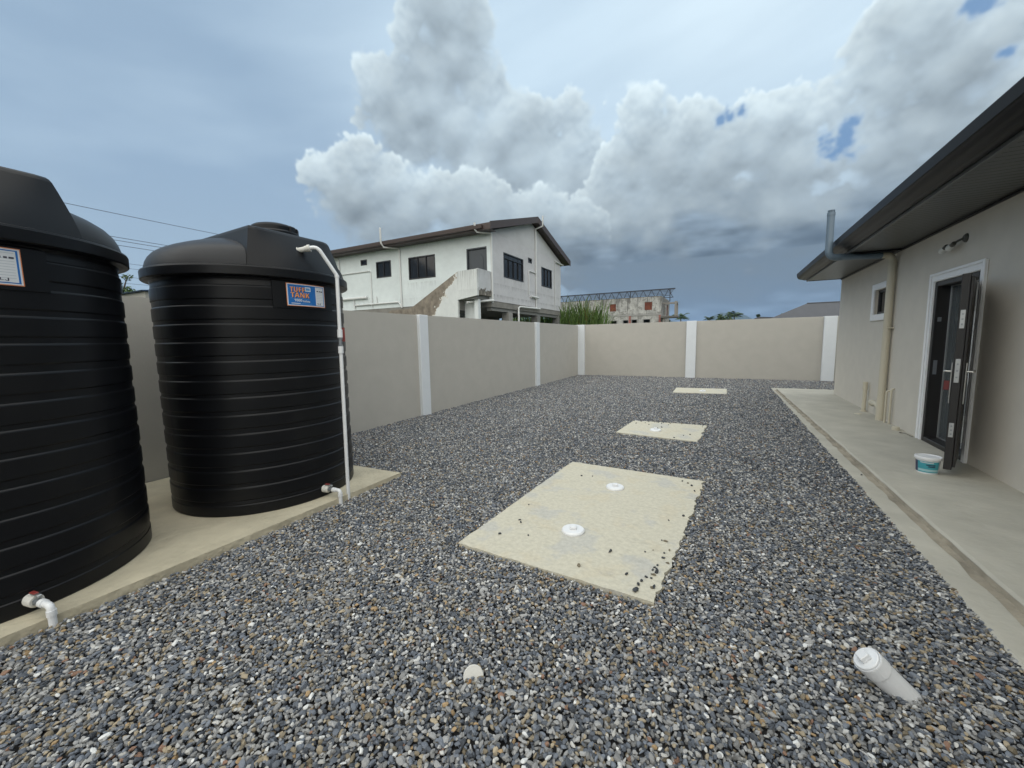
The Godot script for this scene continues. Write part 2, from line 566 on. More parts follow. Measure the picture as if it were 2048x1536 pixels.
func build_boundary() -> void:
	var t := thing("boundary_wall", "taupe rendered boundary wall with white posts running behind the black tanks", "wall", Vector3(WALL_X, 0, 0))
	var zs := [4.6, -0.83, -6.82, -12.83, WALL_Z]
	for i in zs.size() - 1:
		var z0: float = zs[i] - 0.14
		var z1: float = zs[i + 1] + (0.14 if i < 3 else 0.0)
		var st := fresh()
		var pts := [Vector2(-z0, -0.08), Vector2(-z1, -0.08), Vector2(-z1, wall_top(z1)), Vector2(-z0, wall_top(z0))]
		slab(st, PackedVector2Array(pts), -0.15, 0.0, Transform3D(Basis(Vector3(0, 0, -1), Vector3(0, 1, 0), Vector3(1, 0, 0)), Vector3.ZERO))
		put("panel", done(st), M.taupe, t)
	for i in range(1, 4):
		var z: float = zs[i]
		put("post", box_mesh(Vector3(-0.2, -0.08, -0.14), Vector3(0.075, wall_top(z) + 0.004, 0.14), 0.008), M.post, t, Transform3D(Basis(), Vector3(0, 0, z)))
	var f := thing("boundary_wall", "taupe rendered boundary wall with white posts closing the far end of the gravel yard", "wall", Vector3(0, 0, WALL_Z))
	var xs := [-5.66, -1.175, 3.19, 7.6, 12.0]
	for i in 4:
		var x0: float = xs[i] + (0.18 if i > 0 else 0.13)
		var x1: float = xs[i + 1] - 0.18
		put("panel", box_mesh(Vector3(x0, -0.08, -0.15), Vector3(x1, 2.235, 0.0), 0.004), M.taupe, f)
	put("corner_post", box_mesh(Vector3(-6.02, -0.08, -0.2), Vector3(-5.53, 2.24, 0.10), 0.008), M.post, f)
	for i in range(1, 4):
		put("post", box_mesh(Vector3(xs[i] - 0.18, -0.08, -0.2), Vector3(xs[i] + 0.18, 2.243, 0.10), 0.008), M.post, f)

func wavy_strip(x0: float, x1: float, z0: float, z1: float, y0: float, y1: float, amp: float, sd: int) -> ArrayMesh:
	# a strip along z whose left edge wanders by amp
	var st := fresh()
	var n := noise(FastNoiseLite.TYPE_SIMPLEX_SMOOTH, 1.1, 4, sd, 0.6)
	var k := 150
	var prev := []
	for i in k + 1:
		var z := lerpf(z0, z1, float(i) / k)
		var x := x0 + n.get_noise_1d(z) * amp - (z + 8.0) * -0.0135 * (1.0 if amp > 0.0 else 0.0)
		var d := 0.012 * n.get_noise_1d(z * 2.0 + 50.0)
		var cur := [Vector3(x - 0.015, y0, z), Vector3(x + d * 0.5, y1 - 0.012, z), Vector3(x + 0.02, y1, z), Vector3(x1, y1, z), Vector3(x1, y0, z)]
		if i > 0:
			for j in 4:
				quad(st, prev[j], prev[j + 1], cur[j + 1], cur[j])
		prev = cur
	return done(st)

func build_paving() -> void:
	var w := thing("walkway", "pale grey concrete walkway with a low kerb strip along the bungalow wall", "")
	w.set_meta("kind", "structure")
	put("paving", wavy_strip(1.50, 9.0, 4.0, -14.05, -0.06, 0.05, 0.016, 31), M.walk, w)
	put("kerb_strip", box_mesh(Vector3(1.315, -0.07, -14.62), Vector3(1.70, 0.006, 4.0), 0.012), M.walk, w)
	put("end_strip", box_mesh(Vector3(1.702, -0.07, -14.68), Vector3(9.0, 0.003, -13.98), 0.012), M.walk, w)
	# the dirty line where the step meets the strip
	var st := fresh()
	var n := noise(FastNoiseLite.TYPE_SIMPLEX_SMOOTH, 1.1, 4, 31, 0.6)
	var prev := []
	for i in 151:
		var z := lerpf(4.0, -14.0, i / 150.0)
		var x := 1.50 + n.get_noise_1d(z) * 0.016 + (z + 8.0) * 0.0135
		var out := 0.05 + 0.03 * n.get_noise_1d(z * 3.0 + 9.0)
		var cur := [Vector3(x - 0.02 - out, 0.0075, z), Vector3(x - 0.017, 0.010, z), Vector3(x - 0.004, 0.036, z)]
		if i > 0:
			for j in 2:
				quad(st, prev[j], prev[j + 1], cur[j + 1], cur[j])
		prev = cur
	put("step_edge", done(st), M.step, w)

const PAD := [Vector2(-5.80, 4.0), Vector2(-3.40, 4.0), Vector2(-3.40, -1.0), Vector2(-3.375, -3.47), Vector2(-5.80, -3.36)]

func build_pad() -> void:
	var o := put("tank_pad", slab_mesh(PAD.map(func(p): return Vector2(p.x, -p.y)), -0.06, 0.05, Transform3D(Basis(Vector3.RIGHT, Vector3(0, 0, -1), Vector3.UP), Vector3.ZERO)), M.pad)
	tag(o, "cream concrete pad under the two black water tanks", "concrete pad")

const COVERS := [
	[Vector2(-1.81, -2.45), Vector2(-1.70, -4.84), Vector2(-0.14, -4.77), Vector2(-0.32, -2.38)],
	[Vector2(-1.59, -6.73), Vector2(-1.50, -7.86), Vector2(-0.23, -7.90), Vector2(-0.31, -6.58)],
	[Vector2(-1.29, -12.40), Vector2(-1.31, -13.65), Vector2(0.11, -13.80), Vector2(0.10, -12.56)],
]

func ragged(c: Array, sd: int, amp: float) -> Array:
	# the outline of a cover with hand-finished edges
	var n := noise(FastNoiseLite.TYPE_SIMPLEX_SMOOTH, 2.2, 5, sd, 0.7)
	var out := []
	for i in 4:
		var a: Vector2 = c[i]
		var b: Vector2 = c[(i + 1) % 4]
		var k := int(a.distance_to(b) / 0.035)
		var side := (b - a).normalized().orthogonal()
		for j in k:
			var p := a.lerp(b, float(j) / k)
			var lump: float = n.get_noise_2d(p.x * 2.0 + i * 7.0, p.y * 2.0)
			out.append(p + side * lump * amp * (4.0 if i == 2 else 1.0))
	return out

func plug_on(parent: Node3D, at: Vector3, r: float, turn: float) -> void:
	var st := fresh()
	lathe(st, [[r * 1.12, 0.0], [r * 1.12, 0.012], [r * 1.02, 0.022], [r * 0.97, 0.024], [0.0, 0.024]], 36)
	var p := put("cleanout_plug", done(st), M.pvc, parent, Transform3D(Basis(Vector3.UP, turn), at))
	put("nub", box_mesh(Vector3(-0.026, 0.0235, -0.026), Vector3(0.026, 0.048, 0.026), 0.004), M.pvc, p)

func build_covers() -> void:
	var names := ["large cream concrete cover slab with two white plugs set in the gravel", "mid-sized cream concrete cover slab with one white plug and scattered stones", "smallest and farthest cream concrete cover slab near the end wall"]
	for i in 3:
		var t := thing("cover_slab", names[i], "cover slab", Vector3.ZERO, 0.0, "septic cover slabs in the gravel")
		var pts := ragged(COVERS[i], 400 + i, 0.012)
		put("slab", slab_mesh(pts.map(func(p): return Vector2(p.x, -p.y)), -0.06, 0.016, Transform3D(Basis(Vector3.RIGHT, Vector3(0, 0, -1), Vector3.UP), Vector3.ZERO)), M.cover, t)
		if i == 0:
			plug_on(t, Vector3(-1.058, 0.016, -3.03), 0.085, 0.35)
			plug_on(t, Vector3(-0.98, 0.016, -4.15), 0.085, 0.3)
		elif i == 1:
			plug_on(t, Vector3(-1.0, 0.016, -7.12), 0.085, 0.2)
		else:
			plug_on(t, Vector3(-0.52, 0.016, -12.95), 0.08, 0.2)

# ------------------------------------------------------------------ gravel
var stones := []

func stone_mesh(sd: int) -> ArrayMesh:
	var r := RandomNumberGenerator.new()
	r.seed = sd
	var sp := SphereMesh.new()
	sp.radius = 0.5
	sp.height = 1.0
	sp.radial_segments = 9
	sp.rings = 5
	var arr := sp.get_mesh_arrays()
	var v: PackedVector3Array = arr[Mesh.ARRAY_VERTEX]
	var ix: PackedInt32Array = arr[Mesh.ARRAY_INDEX]
	var planes := []
	for i in 12:
		planes.append([Vector3(r.randfn(), r.randfn(), r.randfn()).normalized(), r.randf_range(0.22, 0.40)])
	var seen_at := {}
	for i in v.size():
		var key := (v[i] * 1000.0).round()
		if not seen_at.has(key):
			var p := v[i] * r.randf_range(0.9, 1.1)
			for pl in planes:
				var d: float = p.dot(pl[0]) - pl[1]
				if d > 0.0:
					p -= pl[0] * d
			seen_at[key] = p
		v[i] = seen_at[key]
	var st := fresh()
	for i in range(0, ix.size(), 3):
		var a := v[ix[i]]
		var b := v[ix[i + 1]]
		var c := v[ix[i + 2]]
		if (b - a).cross(c - a).length() > 1e-6:
			st.add_vertex(a); st.add_vertex(b); st.add_vertex(c)
	return done(st)

func stone_colour(p: Vector3) -> Color:
	var k := rng.randf()
	var c: Vector3
	# paler, browner stone near the gate end, darker slate towards the far wall
	var pale := smoothstep(-6.5, -1.5, p.z) * 0.75 + 0.25
	var a := 0.62 - 0.22 * pale
	if k < a: c = Vector3(0.132, 0.146, 0.170) * rng.randf_range(0.45, 1.6)             # slate
	elif k < 0.78: c = Vector3(0.31, 0.308, 0.302) * rng.randf_range(0.6, 1.45)        # grey
	elif k < 0.78 + 0.115 * pale: c = Vector3(0.31, 0.26, 0.185) * rng.randf_range(0.6, 1.5)    # olive brown
	elif k < 0.94: c = Vector3(0.52, 0.51, 0.48) * rng.randf_range(0.75, 1.25)         # pale
	elif k < 0.973: c = Vector3(0.74, 0.74, 0.72) * rng.randf_range(0.8, 1.1)           # white quartz
	elif k < 0.991: c = Vector3(0.40, 0.28, 0.155) * rng.randf_range(0.7, 1.2)          # ochre
	else: c = Vector3(0.28, 0.17, 0.12)                                                 # rust
	return Color(c.x, c.y, c.z) * (0.82 + 0.18 * pale)

func stone_pose(p: Vector3, size: float) -> Transform3D:
	var b := Basis(Vector3.UP, rng.randf() * TAU) * Basis(Vector3(rng.randfn(), 0.2, rng.randfn()).normalized(), rng.randfn() * 0.38)
	var l := size * rng.randf_range(0.8, 1.75)
	return Transform3D(b.scaled_local(Vector3(l, size * rng.randf_range(0.42, 0.82), size * rng.randf_range(0.58, 1.0))), p)

func in_poly(p: Vector2, poly: PackedVector2Array) -> bool:
	return Geometry2D.is_point_in_polygon(p, poly)

func build_gravel() -> void:
	for i in 5:
		stones.append(stone_mesh(900 + i))
	var m := mat(Vector3.ONE, 0.72, 0.0, 0.35)
	m.albedo_color = Color.WHITE
	m.vertex_color_use_as_albedo = true
	m.albedo_texture = noise_tex(0.02, 4, 77, lin(0.74, 0.74, 0.74), lin(1.0, 1.0, 1.0), 256)
	m.uv1_triplanar = true
	m.uv1_scale = Vector3.ONE * 0.9
	M.stone = m
	var covers := []
	for i in 3:
		var q := PackedVector2Array(ragged(COVERS[i], 400 + i, 0.012))
		covers.append([q, Rect2(q[0], Vector2.ZERO)])
		for p in q:
			covers[i][1] = covers[i][1].expand(p)
	var heap := noise(FastNoiseLite.TYPE_SIMPLEX_SMOOTH, 0.9, 3, 55)
	var spots := [[], [], [], [], []]
	# rows of cells; near the house the stones are counted closer than at the far wall
	var z := 2.2
	while z > WALL_Z:
		var dist := maxf(0.0, -z)
		var cell := 0.0195 if dist < 5.0 else 0.0205 if dist < 9.0 else 0.023
		var x := WALL_X + 0.01
		var xmax := 1.31 if z > -14.63 else 4.6
		while x < xmax:
			var p := Vector2(x + rng.randf() * cell, z - rng.randf() * cell)
			x += cell
			if p.x < -3.37 and p.y > -3.46:
				# a few rows lap up against the pad
				if p.x < -3.39 or p.y > -3.30 and p.x < -3.385:
					continue
				if p.y > -3.44 and p.x < -3.38:
					continue
			if z > 0.6 and absf(p.x) > 4.0:
				continue
			var skip := false
			for c in covers:
				if c[1].has_point(p) and in_poly(p, c[0]):
					skip = true
					break
			if skip:
				continue
			var h := heap.get_noise_2dv(p) * 0.012
			var near := 1 if dist < 9.0 else 0
			spots[rng.randi() % 5].append([Vector3(p.x, h + 0.003 - rng.randf() * 0.010, p.y), cell * (rng.randf_range(0.85, 1.45) + pow(rng.randf(), 6.0) * 0.9)])
			if rng.randf() < 0.55 * near + 0.25:
				spots[rng.randi() % 5].append([Vector3(p.x + rng.randf() * cell, h - 0.016, p.y + rng.randf() * cell), cell * rng.randf_range(1.2, 1.7)])
		z -= cell
	var g := thing("gravel", "loose grey and tan gravel covering the whole yard", "gravel")
	g.set_meta("kind", "stuff")
	var total := 0
	for i in 5:
		var mm := MultiMesh.new()
		mm.transform_format = MultiMesh.TRANSFORM_3D
		mm.use_colors = true
		mm.mesh = stones[i]
		mm.instance_count = spots[i].size()
		for k in spots[i].size():
			mm.set_instance_transform(k, stone_pose(spots[i][k][0], spots[i][k][1]))
			mm.set_instance_color(k, stone_colour(spots[i][k][0]))
		total += spots[i].size()
		var o := MultiMeshInstance3D.new()
		o.multimesh = mm
		o.material_override = m
		o.name = "stones" if i == 0 else "stones_%03d" % i
		o.set_meta("kind", "stuff")
		g.add_child(o, true)
	print("stones: ", total)

func loose(at: Vector3, size: float, c: Vector3, label: String, group: String) -> void:
	var key := "loose%s" % c
	if not M.has(key):
		var m: StandardMaterial3D = M.stone.duplicate()
		m.vertex_color_use_as_albedo = false
		m.albedo_color = lin(c.x, c.y, c.z)
		M[key] = m
	var o := put("loose_stone", stones[rng.randi() % 5], M[key], null, stone_pose(at + Vector3(0, size * 0.22, 0), size))
	tag(o, label, "stone", group)

func build_loose_stones() -> void:
	var dark := Vector3(0.06, 0.065, 0.072)
	var tan_ := Vector3(0.2, 0.17, 0.12)
	loose(Vector3(-0.70, 0.016, -2.84), 0.040, dark, "largest dark pebble alone on the big cream cover slab", "")
	loose(Vector3(1.43, 0.006, -5.75), 0.035, dark, "single dark stone on the kerb strip of the walkway", "")
	var big := [[-1.62, -3.35, 0.018], [-1.55, -3.02, 0.018], [-1.52, -2.98, 0.020], [-1.36, -2.80, 0.013], [-1.58, -2.72, 0.02], [-1.42, -4.36, 0.018], [-1.30, -4.4, 0.014], [-0.30, -4.62, 0.02], [-0.26, -4.55, 0.024], [-0.36, -4.66, 0.018],
		[-0.22, -4.40, 0.018], [-0.27, -3.72, 0.024], [-0.34, -2.92, 0.018], [-0.30, -2.86, 0.018], [-0.36, -2.80, 0.016], [-0.38, -2.73, 0.018], [-0.44, -2.45, 0.03], [-0.53, -2.60, 0.02], [-0.85, -2.55, 0.022], [-0.42, -3.0, 0.012], [-0.47, -2.95, 0.012], [-0.31, -3.05, 0.016]]
	for s in big:
		loose(Vector3(s[0], 0.016, s[1]), s[2] * 1.5, tan_ if rng.randf() < 0.25 else dark, "small loose stone lying on the large cream cover slab", "stones on the large cover slab")
	for i in 16:
		# spilled over the near corner
		var q := Vector2(-0.34 - absf(rng.randfn()) * 0.045, -2.50 - absf(rng.randfn()) * 0.36)
		loose(Vector3(q.x, 0.016, q.y), rng.randf_range(0.018, 0.034), tan_ if rng.randf() < 0.25 else dark, "stone spilled over the near right corner of the large cover slab", "stones spilled on the slab corner")
	for i in 26:
		var u := rng.randf()
		var w := rng.randf()
		if rng.randf() < 0.6: w = 1.0 - w * w * 0.25
		var a: Vector2 = COVERS[1][0].lerp(COVERS[1][3], u)
		var b: Vector2 = COVERS[1][1].lerp(COVERS[1][2], u)
		var p := a.lerp(b, clampf(w, 0.06, 0.96))
		if p.distance_to(Vector2(-1.0, -7.12)) < 0.13:
			continue
		loose(Vector3(p.x, 0.016, p.y), rng.randf_range(0.018, 0.034), tan_ if rng.randf() < 0.2 else dark, "loose stone lying on the mid-sized cream cover slab", "stones on the mid-sized cover slab")

func build_yard_pipes() -> void:
	# white capped pipe leaning out of the gravel
	var foot := Vector3(0.815, -0.07, -2.285)
	var head := Vector3(0.626, 0.122, -2.236)
	var up := (head - foot).normalized()
	var side := up.cross(Vector3(0.3, 0, 1)).normalized()
	var t := thing("capped_pipe", "short white drain pipe with a square-nubbed cap leaning out of the gravel", "pipe", foot)
	t.basis = Basis(side, up, side.cross(up)).orthonormalized()
	var l := foot.distance_to(head)
	var st := fresh()
	tube(st, [Vector3.ZERO, Vector3(0, l - 0.055, 0)], 0.055, 32)
	put("pipe", done(st), M.pvc, t)
	st = fresh()
	lathe(st, [[0.0551, l - 0.062], [0.0590, l - 0.061], [0.0598, l - 0.058], [0.0598, l - 0.006], [0.0585, l], [0.0560, l], [0.0560, l - 0.004], [0.0, l - 0.004]], 40)
	put("collar", done(st), M.pvc, t)
	st = fresh()
	lathe(st, [[0.0535, l - 0.003], [0.0535, l + 0.006], [0.050, l + 0.009], [0.0, l + 0.009]], 40)
	var cap := put("cap", done(st), M.pvc, t)
	put("nub", box_mesh(Vector3(-0.022, l + 0.0085, -0.022), Vector3(0.022, l + 0.034, 0.022), 0.003), M.pvc, cap)
	# a white disc half buried on edge
	var d := fresh()
	lathe(d, [[0.0, -0.005], [0.046, -0.005], [0.049, -0.002], [0.049, 0.003], [0.046, 0.006], [0.0, 0.006]], 40)
	var o := put("plastic_disc", done(d), M.pvc_old, null, Transform3D(Basis(Vector3(0, 1, 0), 0.6) * Basis(Vector3.RIGHT, 1.0), Vector3(-1.01, -0.002, -1.455)))
	tag(o, "round white plastic disc half buried in the gravel", "disc")
	loose(Vector3(-0.998, 0.012, -1.405), 0.026, Vector3(0.26, 0.13, 0.05), "small rusty orange pebble resting against the half-buried white disc", "")

# ------------------------------------------------------------------ water tanks
func arc_patch(a0: float, a1: float, y0: float, y1: float, r: float, seg := 14) -> ArrayMesh:
	# a thin curved plate on the side of a tank; degrees, heights, outer radius
	var st := fresh()
	st.set_smooth_group(4)
	for k in seg:
		var a := deg_to_rad(lerpf(a0, a1, float(k) / seg))
		var b := deg_to_rad(lerpf(a0, a1, float(k + 1) / seg))
		quad(st, Vector3(sin(a) * r, y0, cos(a) * r), Vector3(sin(b) * r, y0, cos(b) * r), Vector3(sin(b) * r, y1, cos(b) * r), Vector3(sin(a) * r, y1, cos(a) * r))
		st.set_smooth_group(-1)
		var q := r - 0.004
		quad(st, Vector3(sin(a) * r, y1, cos(a) * r), Vector3(sin(b) * r, y1, cos(b) * r), Vector3(sin(b) * q, y1 + 0.003, cos(b) * q), Vector3(sin(a) * q, y1 + 0.003, cos(a) * q))
		quad(st, Vector3(sin(a) * q, y0 - 0.003, cos(a) * q), Vector3(sin(b) * q, y0 - 0.003, cos(b) * q), Vector3(sin(b) * r, y0, cos(b) * r), Vector3(sin(a) * r, y0, cos(a) * r))
		st.set_smooth_group(4)
	st.set_smooth_group(-1)
	for e in [a0, a1]:
		var a := deg_to_rad(e)
		var q := r - 0.004
		var s := 0.003 * (-1.0 if e == a0 else 1.0)
		quad(st, Vector3(sin(a) * r, y0, cos(a) * r), Vector3(sin(a) * r, y1, cos(a) * r), Vector3(sin(a + s) * q, y1, cos(a + s) * q), Vector3(sin(a + s) * q, y0, cos(a + s) * q))
	return done(st)

func lettering(words: String, a0: float, a1: float, y0: float, y1: float, r: float, bold := true) -> ArrayMesh:
	# flat print bent round the tank and fitted between a0..a1 degrees and y0..y1
	var f := SystemFont.new()
	f.font_names = PackedStringArray(["Droid Sans"])
	f.font_weight = 700 if bold else 400
	var tm := TextMesh.new()
	tm.text = words
	tm.font = f
	tm.font_size = 64
	tm.pixel_size = 0.01
	tm.depth = 0.02
	tm.curve_step = 3.0
	var arr := tm.get_mesh_arrays()
	var v: PackedVector3Array = arr[Mesh.ARRAY_VERTEX]
	var ix: PackedInt32Array = arr[Mesh.ARRAY_INDEX]
	var box := AABB(v[0], Vector3.ZERO)
	for p in v:
		box = box.expand(p)
	for i in v.size():
		var u := (v[i].x - box.position.x) / box.size.x
		var w := (v[i].y - box.position.y) / box.size.y
		var d := (v[i].z - box.position.z) / box.size.z
		var a := deg_to_rad(lerpf(a0, a1, u))
		var q := r + d * 0.0008
		v[i] = Vector3(sin(a) * q, lerpf(y0, y1, w), cos(a) * q)
	var st := fresh()
	for i in range(0, ix.size(), 3):
		st.add_vertex(v[ix[i]]); st.add_vertex(v[ix[i + 1]]); st.add_vertex(v[ix[i + 2]])
	return done(st)

func tank_label(t: Node3D) -> void:
	var A := 76.2
	var W := 26.4
	var Y := 1.908
	var H := 0.207
	var at := func(u: float) -> float: return A + W * u
	var up := func(v: float) -> float: return Y + H * v
	var orange := mat(Vector3(0.62, 0.21, 0.08), 0.45)
	var pale := mat(Vector3(0.62, 0.64, 0.66), 0.4)
	var blue := mat(Vector3(0.012, 0.135, 0.42), 0.35)
	var navy := mat(Vector3(0.03, 0.02, 0.06), 0.5)
	var ink := mat(Vector3(0.05, 0.05, 0.07), 0.6)
	var grey := mat(Vector3(0.36, 0.40, 0.45), 0.6)
	var l := put("label", arc_patch(A, A + W, Y, Y + H, 0.8590), orange, t)
	var R := func(called: String, u0: float, u1: float, v0: float, v1: float, r: float, m: Material) -> void:
		put(called, arc_patch(at.call(u0), at.call(u1), up.call(v0), up.call(v1), r, 8), m, l)
	R.call("border", 0.012, 0.988, 0.022, 0.978, 0.8597, pale)
	R.call("print_field", 0.032, 0.968, 0.055, 0.945, 0.8604, blue)
	R.call("date_panel", 0.715, 0.945, 0.085, 0.915, 0.8611, pale)
	for k in 3:
		R.call("stamp", [0.75, 0.825, 0.875][k], [0.80, 0.86, 0.925][k], 0.715, 0.765, 0.8617, ink)
	for k in 9:
		R.call("rule", 0.735, 0.925, 0.86 - k * 0.075 - (0.07 if k > 0 else 0.0), 0.868 - k * 0.075 - (0.07 if k > 0 else 0.0), 0.8615, grey)
	put("signature", lettering("L.J", at.call(0.76), at.call(0.85), up.call(0.11), up.call(0.20), 0.8614), ink, l)
	var tw := [["TUFF", 0.075, 0.425, 0.625, 0.845], ["TANK", 0.085, 0.535, 0.385, 0.600]]
	for w in tw:
		put("lettering_shade", lettering(w[0], at.call(w[1] + 0.012), at.call(w[2] + 0.014), up.call(w[3] - 0.03), up.call(w[4] - 0.012), 0.8606), navy, l)
		put("lettering", lettering(w[0], at.call(w[1]), at.call(w[2]), up.call(w[3]), up.call(w[4]), 0.8613), mat(Vector3(0.75, 0.30, 0.09), 0.45), l)
	R.call("speech_bubble", 0.435, 0.575, 0.68, 0.87, 0.8611, pale)
	R.call("bubble_print", 0.455, 0.555, 0.72, 0.83, 0.8616, mat(Vector3(0.10, 0.26, 0.50), 0.5))
	R.call("tag_line", 0.08, 0.53, 0.335, 0.348, 0.8609, mat(Vector3(0.12, 0.28, 0.52), 0.5))
	put("lettering", lettering("1000", at.call(0.16), at.call(0.345), up.call(0.20), up.call(0.315), 0.8611), pale, l)
	put("lettering", lettering("Gallons", at.call(0.365), at.call(0.545), up.call(0.185), up.call(0.275), 0.8611), pale, l)
	R.call("tag_line", 0.09, 0.30, 0.105, 0.130, 0.8609, pale)
	R.call("tag_line", 0.32, 0.60, 0.112, 0.122, 0.8609, mat(Vector3(0.12, 0.28, 0.52), 0.5))

func make_tank(at: Vector3, label: String) -> Node3D:
	var t := thing("water_tank", label, "water tank", at, 0.0, "black water tanks on the concrete pad")
	var prof := [[0.0, 0.0], [0.842, 0.0], [0.851, 0.008], [0.851, 0.095], [0.846, 0.102], [0.846, 0.112]]
	var hs := [0.26, 0.418, 0.582, 0.754, 0.925, 1.085, 1.238, 1.408, 1.577, 1.736, 1.895, 2.071]
	for h in hs:
		var r: float = 0.8435 - h * 0.0012
		prof.append_array([[r, h - 0.122], [r + 0.0075, h - 0.112], [r + 0.0085, h - 0.010], [r + 0.0065, h - 0.003], [r, h + 0.005]])
	prof.append_array([[0.838, 2.110], [0.835, 2.125], [0.845, 2.143], [0.872, 2.152], [0.897, 2.153], [0.9045, 2.160], [0.9055, 2.225], [0.901, 2.237], [0.889, 2.243], [0.872, 2.246]])
	var st := fresh()
	lathe(st, prof, 120)
	put("body", done(st), M.tank, t)
	put("label_panel", arc_patch(68.5, 110.0, 1.885, 2.125, 0.8575, 20), M.tank, t)
	st = fresh()
	var dome := [[0.874, 2.244], [0.869, 2.275], [0.858, 2.315], [0.838, 2.357], [0.805, 2.397], [0.755, 2.433], [0.69, 2.466], [0.60, 2.503], [0.50, 2.538], [0.40, 2.567], [0.28, 2.589], [0.14, 2.602], [0.0, 2.606]]
	lathe(st, dome, 96, Transform3D(), true)
	put("dome", done(st), M.tank_top, t)
	# the raised block that carries the manhole, its flat face over the label
	var loops := []
	for lv in [[0.0, 0.0, 2.235], [0.2, 0.0, 2.306], [0.4, 0.0, 2.377], [0.6, 0.0, 2.448], [0.8, 0.0, 2.519], [0.95, 0.0, 2.572], [1.0, 0.004, 2.590], [1.0, 0.016, 2.602]]:
		var ring := []
		var k: float = lv[0]
		for i in 17:
			var s := lerpf(1.0, -1.0, i / 16.0)
			var a := s * deg_to_rad(33.0)
			var low := Vector3(cos(a) * 0.887, 0, sin(a) * 0.887)
			var high := Vector3(0.705 - pow(absf(s), 14.0) * 0.018, 0, s * 0.40 + 0.015)
			ring.append(low.lerp(high, pow(k, 1.25)))
		for i in range(1, 10):
			var s := i / 9.0
			ring.append(Vector3(0.737, 0, -0.479).lerp(Vector3(-0.34, 0, -0.44), s).lerp(Vector3(0.687, 0, -0.385).lerp(Vector3(-0.30, 0, -0.36), s), k))
		for i in range(0, 9):
			var s := 1.0 - i / 9.0
			ring.append(Vector3(0.737, 0, 0.479).lerp(Vector3(-0.34, 0, 0.44), s).lerp(Vector3(0.687, 0, 0.415).lerp(Vector3(-0.30, 0, 0.37), s), k))
		for i in ring.size():
			var c := Vector3(0.2, 0, 0)
			ring[i] = c + (ring[i] - c) * (1.0 - lv[1] / 0.45) + Vector3(0, lv[2], 0)
		loops.append(ring)
	st = fresh()
	var n: int = loops[0].size()
	for j in loops.size() - 1:
		for i in n:
			st.set_smooth_group(30 if i < 16 else 31 if i < 25 else 32 if i == 25 else 33)
			if j >= 5:
				st.set_smooth_group(-1)
			var l := (i + 1) % n
			quad(st, loops[j][i], loops[j][l], loops[j + 1][l], loops[j + 1][i])
	st.set_smooth_group(-1)
	for i in n:
		tri(st, loops[7][i], loops[7][(i + 1) % n], Vector3(0.2, 2.604, 0))
	put("manhole_block", done(st), M.tank, t)
	st = fresh()
	lathe(st, [[0.222, 2.600], [0.222, 2.640], [0.212, 2.652], [0.200, 2.655], [0.200, 2.690], [0.194, 2.704], [0.175, 2.716], [0.13, 2.730], [0.07, 2.738], [0.0, 2.740]], 48, Transform3D(Basis(), Vector3(0.40, 0, 0.0)), false)
	var lid := put("manhole_lid", done(st), M.tank, t)
	st = fresh()
	bx(st, Vector3(0.385, 2.739, -0.015), Vector3(0.415, 2.758, 0.015), 0.005)
	put("knob", done(st), M.tank, lid)
	for a in [108.0, 138.0, 168.0]:
		var q := Transform3D(Basis(Vector3.UP, deg_to_rad(a)), Vector3(0.40, 0, 0.0))
		st = fresh()
		bx(st, Vector3(-0.04, 2.603, 0.165), Vector3(0.04, 2.705, 0.215), 0.01, q)
		put("lid_clamp", done(st), M.tank, lid)
	tank_label(t)
	# outlet at the foot: ribbed adapter, ball valve with a red lever, elbow into the gravel
	var q := Transform3D(Basis(Vector3.UP, deg_to_rad(90 + 10)), Vector3(0.838, 0.078, -0.028))
	var v := Node3D.new()
	v.name = "outlet_valve"
	t.add_child(v)
	v.transform = q
	st = fresh()
	var rib := [[0.0, 0.0], [0.036, 0.0]]
	for i in 5:
		rib.append_array([[0.036, 0.012 + i * 0.011], [0.034, 0.014 + i * 0.011], [0.034, 0.018 + i * 0.011], [0.036, 0.020 + i * 0.011]])
	rib.append_array([[0.030, 0.070], [0.0, 0.070]])
	lathe(st, rib, 28, Transform3D(Basis(Vector3.RIGHT, PI / 2), Vector3.ZERO))
	put("adapter", done(st), M.pvc_old, v)
	st = fresh()
	tube(st, [Vector3(0, 0, 0.066), Vector3(0, 0, 0.080)], 0.022, 6, true, -1)
	tube(st, [Vector3(0, 0, 0.078), Vector3(0, 0, 0.105)], 0.019, 18)
	tube(st, [Vector3(0, 0, 0.104), Vector3(0, 0, 0.118)], 0.022, 6, true, -1)
	tube(st, [Vector3(0, 0.012, 0.092), Vector3(0, 0.040, 0.092)], 0.008, 10)
	put("ball_valve", done(st), M.grey_metal, v)
	st = fresh()
	bx(st, Vector3(-0.011, 0.041, 0.035), Vector3(0.011, 0.046, 0.105), 0.002)
	bx(st, Vector3(-0.011, 0.030, 0.105), Vector3(0.011, 0.0455, 0.110), 0.002)
	put("lever_stem", done(st), M.plate, v)
	put("lever_grip", box_mesh(Vector3(-0.012, 0.0465, 0.028), Vector3(0.012, 0.054, 0.080), 0.003), M.red, v)
	st = fresh()
	tube(st, [Vector3(0, 0, 0.116), Vector3(0, 0, 0.150)], 0.023, 20)
	var p := [Vector3(0, 0, 0.145), Vector3(0, 0, 0.155)]
	p.append_array(bend(Vector3(0, 0, 0.155), Vector3(0, 0, 0.205), Vector3(0, -0.15, 0.205), 0.03))
	p.append(Vector3(0, -0.17, 0.205))
	tube(st, p, 0.0185, 18)
	tube(st, [Vector3(0, -0.028, 0.205), Vector3(0, -0.062, 0.205)], 0.0225, 20)
	put("elbow_pipe", done(st), M.pvc, v)
	return t

